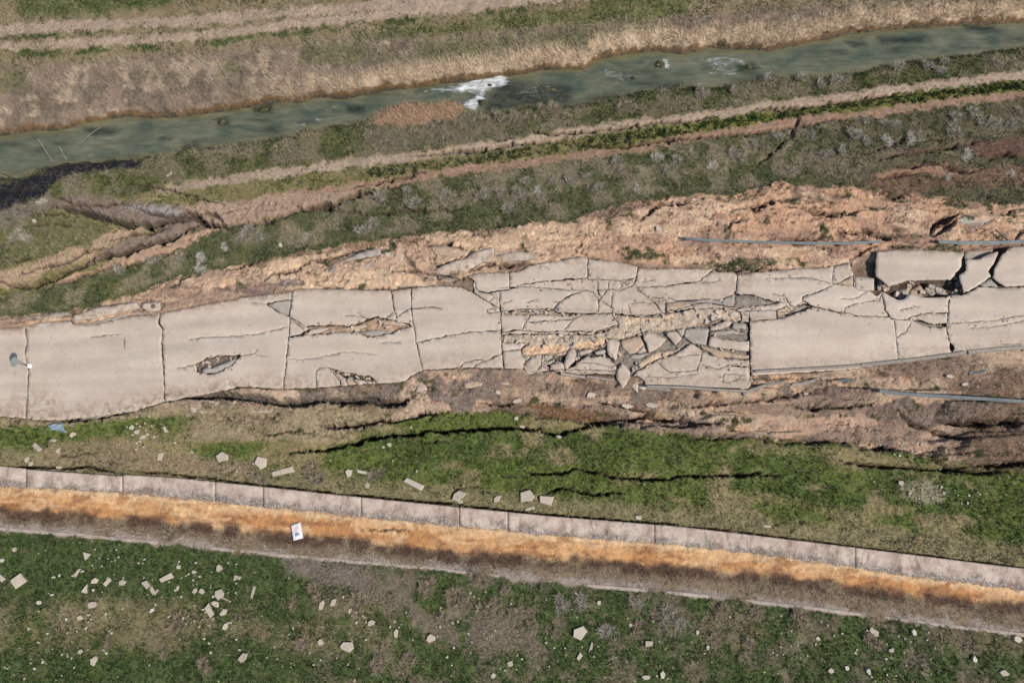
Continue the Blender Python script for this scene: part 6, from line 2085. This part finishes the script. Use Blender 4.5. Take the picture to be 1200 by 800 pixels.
# loose chunks lying in the crumbled gaps, each its own
chp = [stone_mesh(.42, .28, .13, 950 + k, M[['slab', 'slab', 'slab_grey', 'slab_clay'][k % 4]], 'pavement_chunk') for k in range(10)]
for ci, cnt_, ph_ in ((4, 34, 'in the long crumbled sand band'), (5, 20, 'in the dark gaps left of the five-sided plate'), (6, 30, 'between the jumbled plates above the lowest slab'), (3, 6, 'in the narrow gap under the buckled slab'),
                      (1, 12, 'in the long fissure of the fourth slab'), (0, 14, 'heaped in the pothole'), (11, 8, 'in the dark crazed edge of the fourth slab'), (99, 34, 'heaped in the dark pit under the overhanging slab')):
    cp = CUTS[ci] if ci < 99 else c_('I', 245, 258, 300, 270, 345, 310, 450, 272, 570, 268, 730, 265, 795, 235, 800, 350, 700, 370, 560, 372, 480, 350, 420, 388, 300, 345, 245, 325)
    xs_ = [q[0] for q in cp]
    ys_ = [q[1] for q in cp]
    k = 0
    while k < cnt_:
        a, b = rr.uniform(min(xs_), max(xs_)), rr.uniform(min(ys_), max(ys_))
        if ci == 0 and b > 430.5 - (a - 230) * .12 - 3:
            b -= 0
        if sdf_poly(np.array([a]), np.array([b]), cp)[0] < 1:
            continue
        k += 1
        x, y, z = G(a, b)
        o = link('pavement_chunk', rr.choice(chp), None, (x, y, z + .05))
        s_ = rr.uniform(.5, 1.5) * (1.3 if ci == 99 else 1)
        o.scale = (s_, s_ * rr.uniform(.6, 1), s_)
        o.rotation_euler = (math.radians(rr.uniform(-18, 18)), math.radians(rr.uniform(-18, 18)), rr.uniform(0, 6.28))
        tag(o, 'small loose pavement chunk ' + ph_, 'pavement chunk', 'small loose chunks ' + ph_)
# crumbs of pavement and dust lying on the broken slabs
bpy.context.view_layer.update()
dg = bpy.context.evaluated_depsgraph_get()
r = np.random.default_rng(33)
cand = []
for cdef in CRACKS:
    for q in densify(c_(cdef[0], *cdef[2:]), 1.6, 0, False):
        if 560 < q[0] < 1200 and r.random() < .85:
            k = int(r.integers(0, 3))
            for _ in range(k):
                cand.append((q[0] + r.normal(0, 2.4), q[1] + r.normal(0, 2.0)))
for cp in CUTS:
    for q in densify(cp, 1.2, 0, True):
        if r.random() < .9:
            cand.append((q[0] + r.normal(0, 2.2), q[1] + r.normal(0, 2.0)))
X_, Y_, Z_ = [], [], []
for a, b in cand:
    x, y = P(a, b, .08)
    hit = S.ray_cast(dg, Vector((float(x), float(y), 3.0)), Vector((0, 0, -1)))
    if hit[0]:
        X_.append(float(x)); Y_.append(float(y)); Z_.append(hit[1].z)
X_, Y_, Z_ = map(np.array, (X_, Y_, Z_))
cc = np.where(r.random((len(X_), 1)) < .5, ALB(196, 176, 154, .62)[None], ALB(150, 134, 118, .62)[None]) * r.uniform(.7, 1.15, (len(X_), 1))
clods(X_, Y_, Z_, np.clip(r.gamma(2.0, .024, len(X_)) + .02, 0, .17), cc, 'debris', 'crumbs of pavement and dust strewn along the cracks', r)
# pale pebbles in the lower field and on the green bank
pd = np.clip(bf * .5 * sstep(.42, .6, fbm(GX, GY, .35, 3, 301)) + gs * .35 * sstep(.55, .65, fbm(GX, GY, .35, 3, 303)), 0, 1)
x, y, r = scatter(26000, pd, 44)
z = samp(Z, x, y) + .06
clods(x, y, z, np.clip(r.gamma(2, .018, len(x)) + .025, 0, .12), np.tile(ALB(190, 182, 158, .62), (len(x), 1)) * r.uniform(.7, 1.1, (len(x), 1)), 'pebbles', 'pale pebbles sprinkled in the grass', r)
for o_ in bpy.data.objects:
    if 'label' in o_ and len(o_['label'].split()) > 16:
        o_['label'] = ' '.join(o_['label'].split()[:16])
print('slabs', len(slabs), 'objects', len(bpy.data.objects))
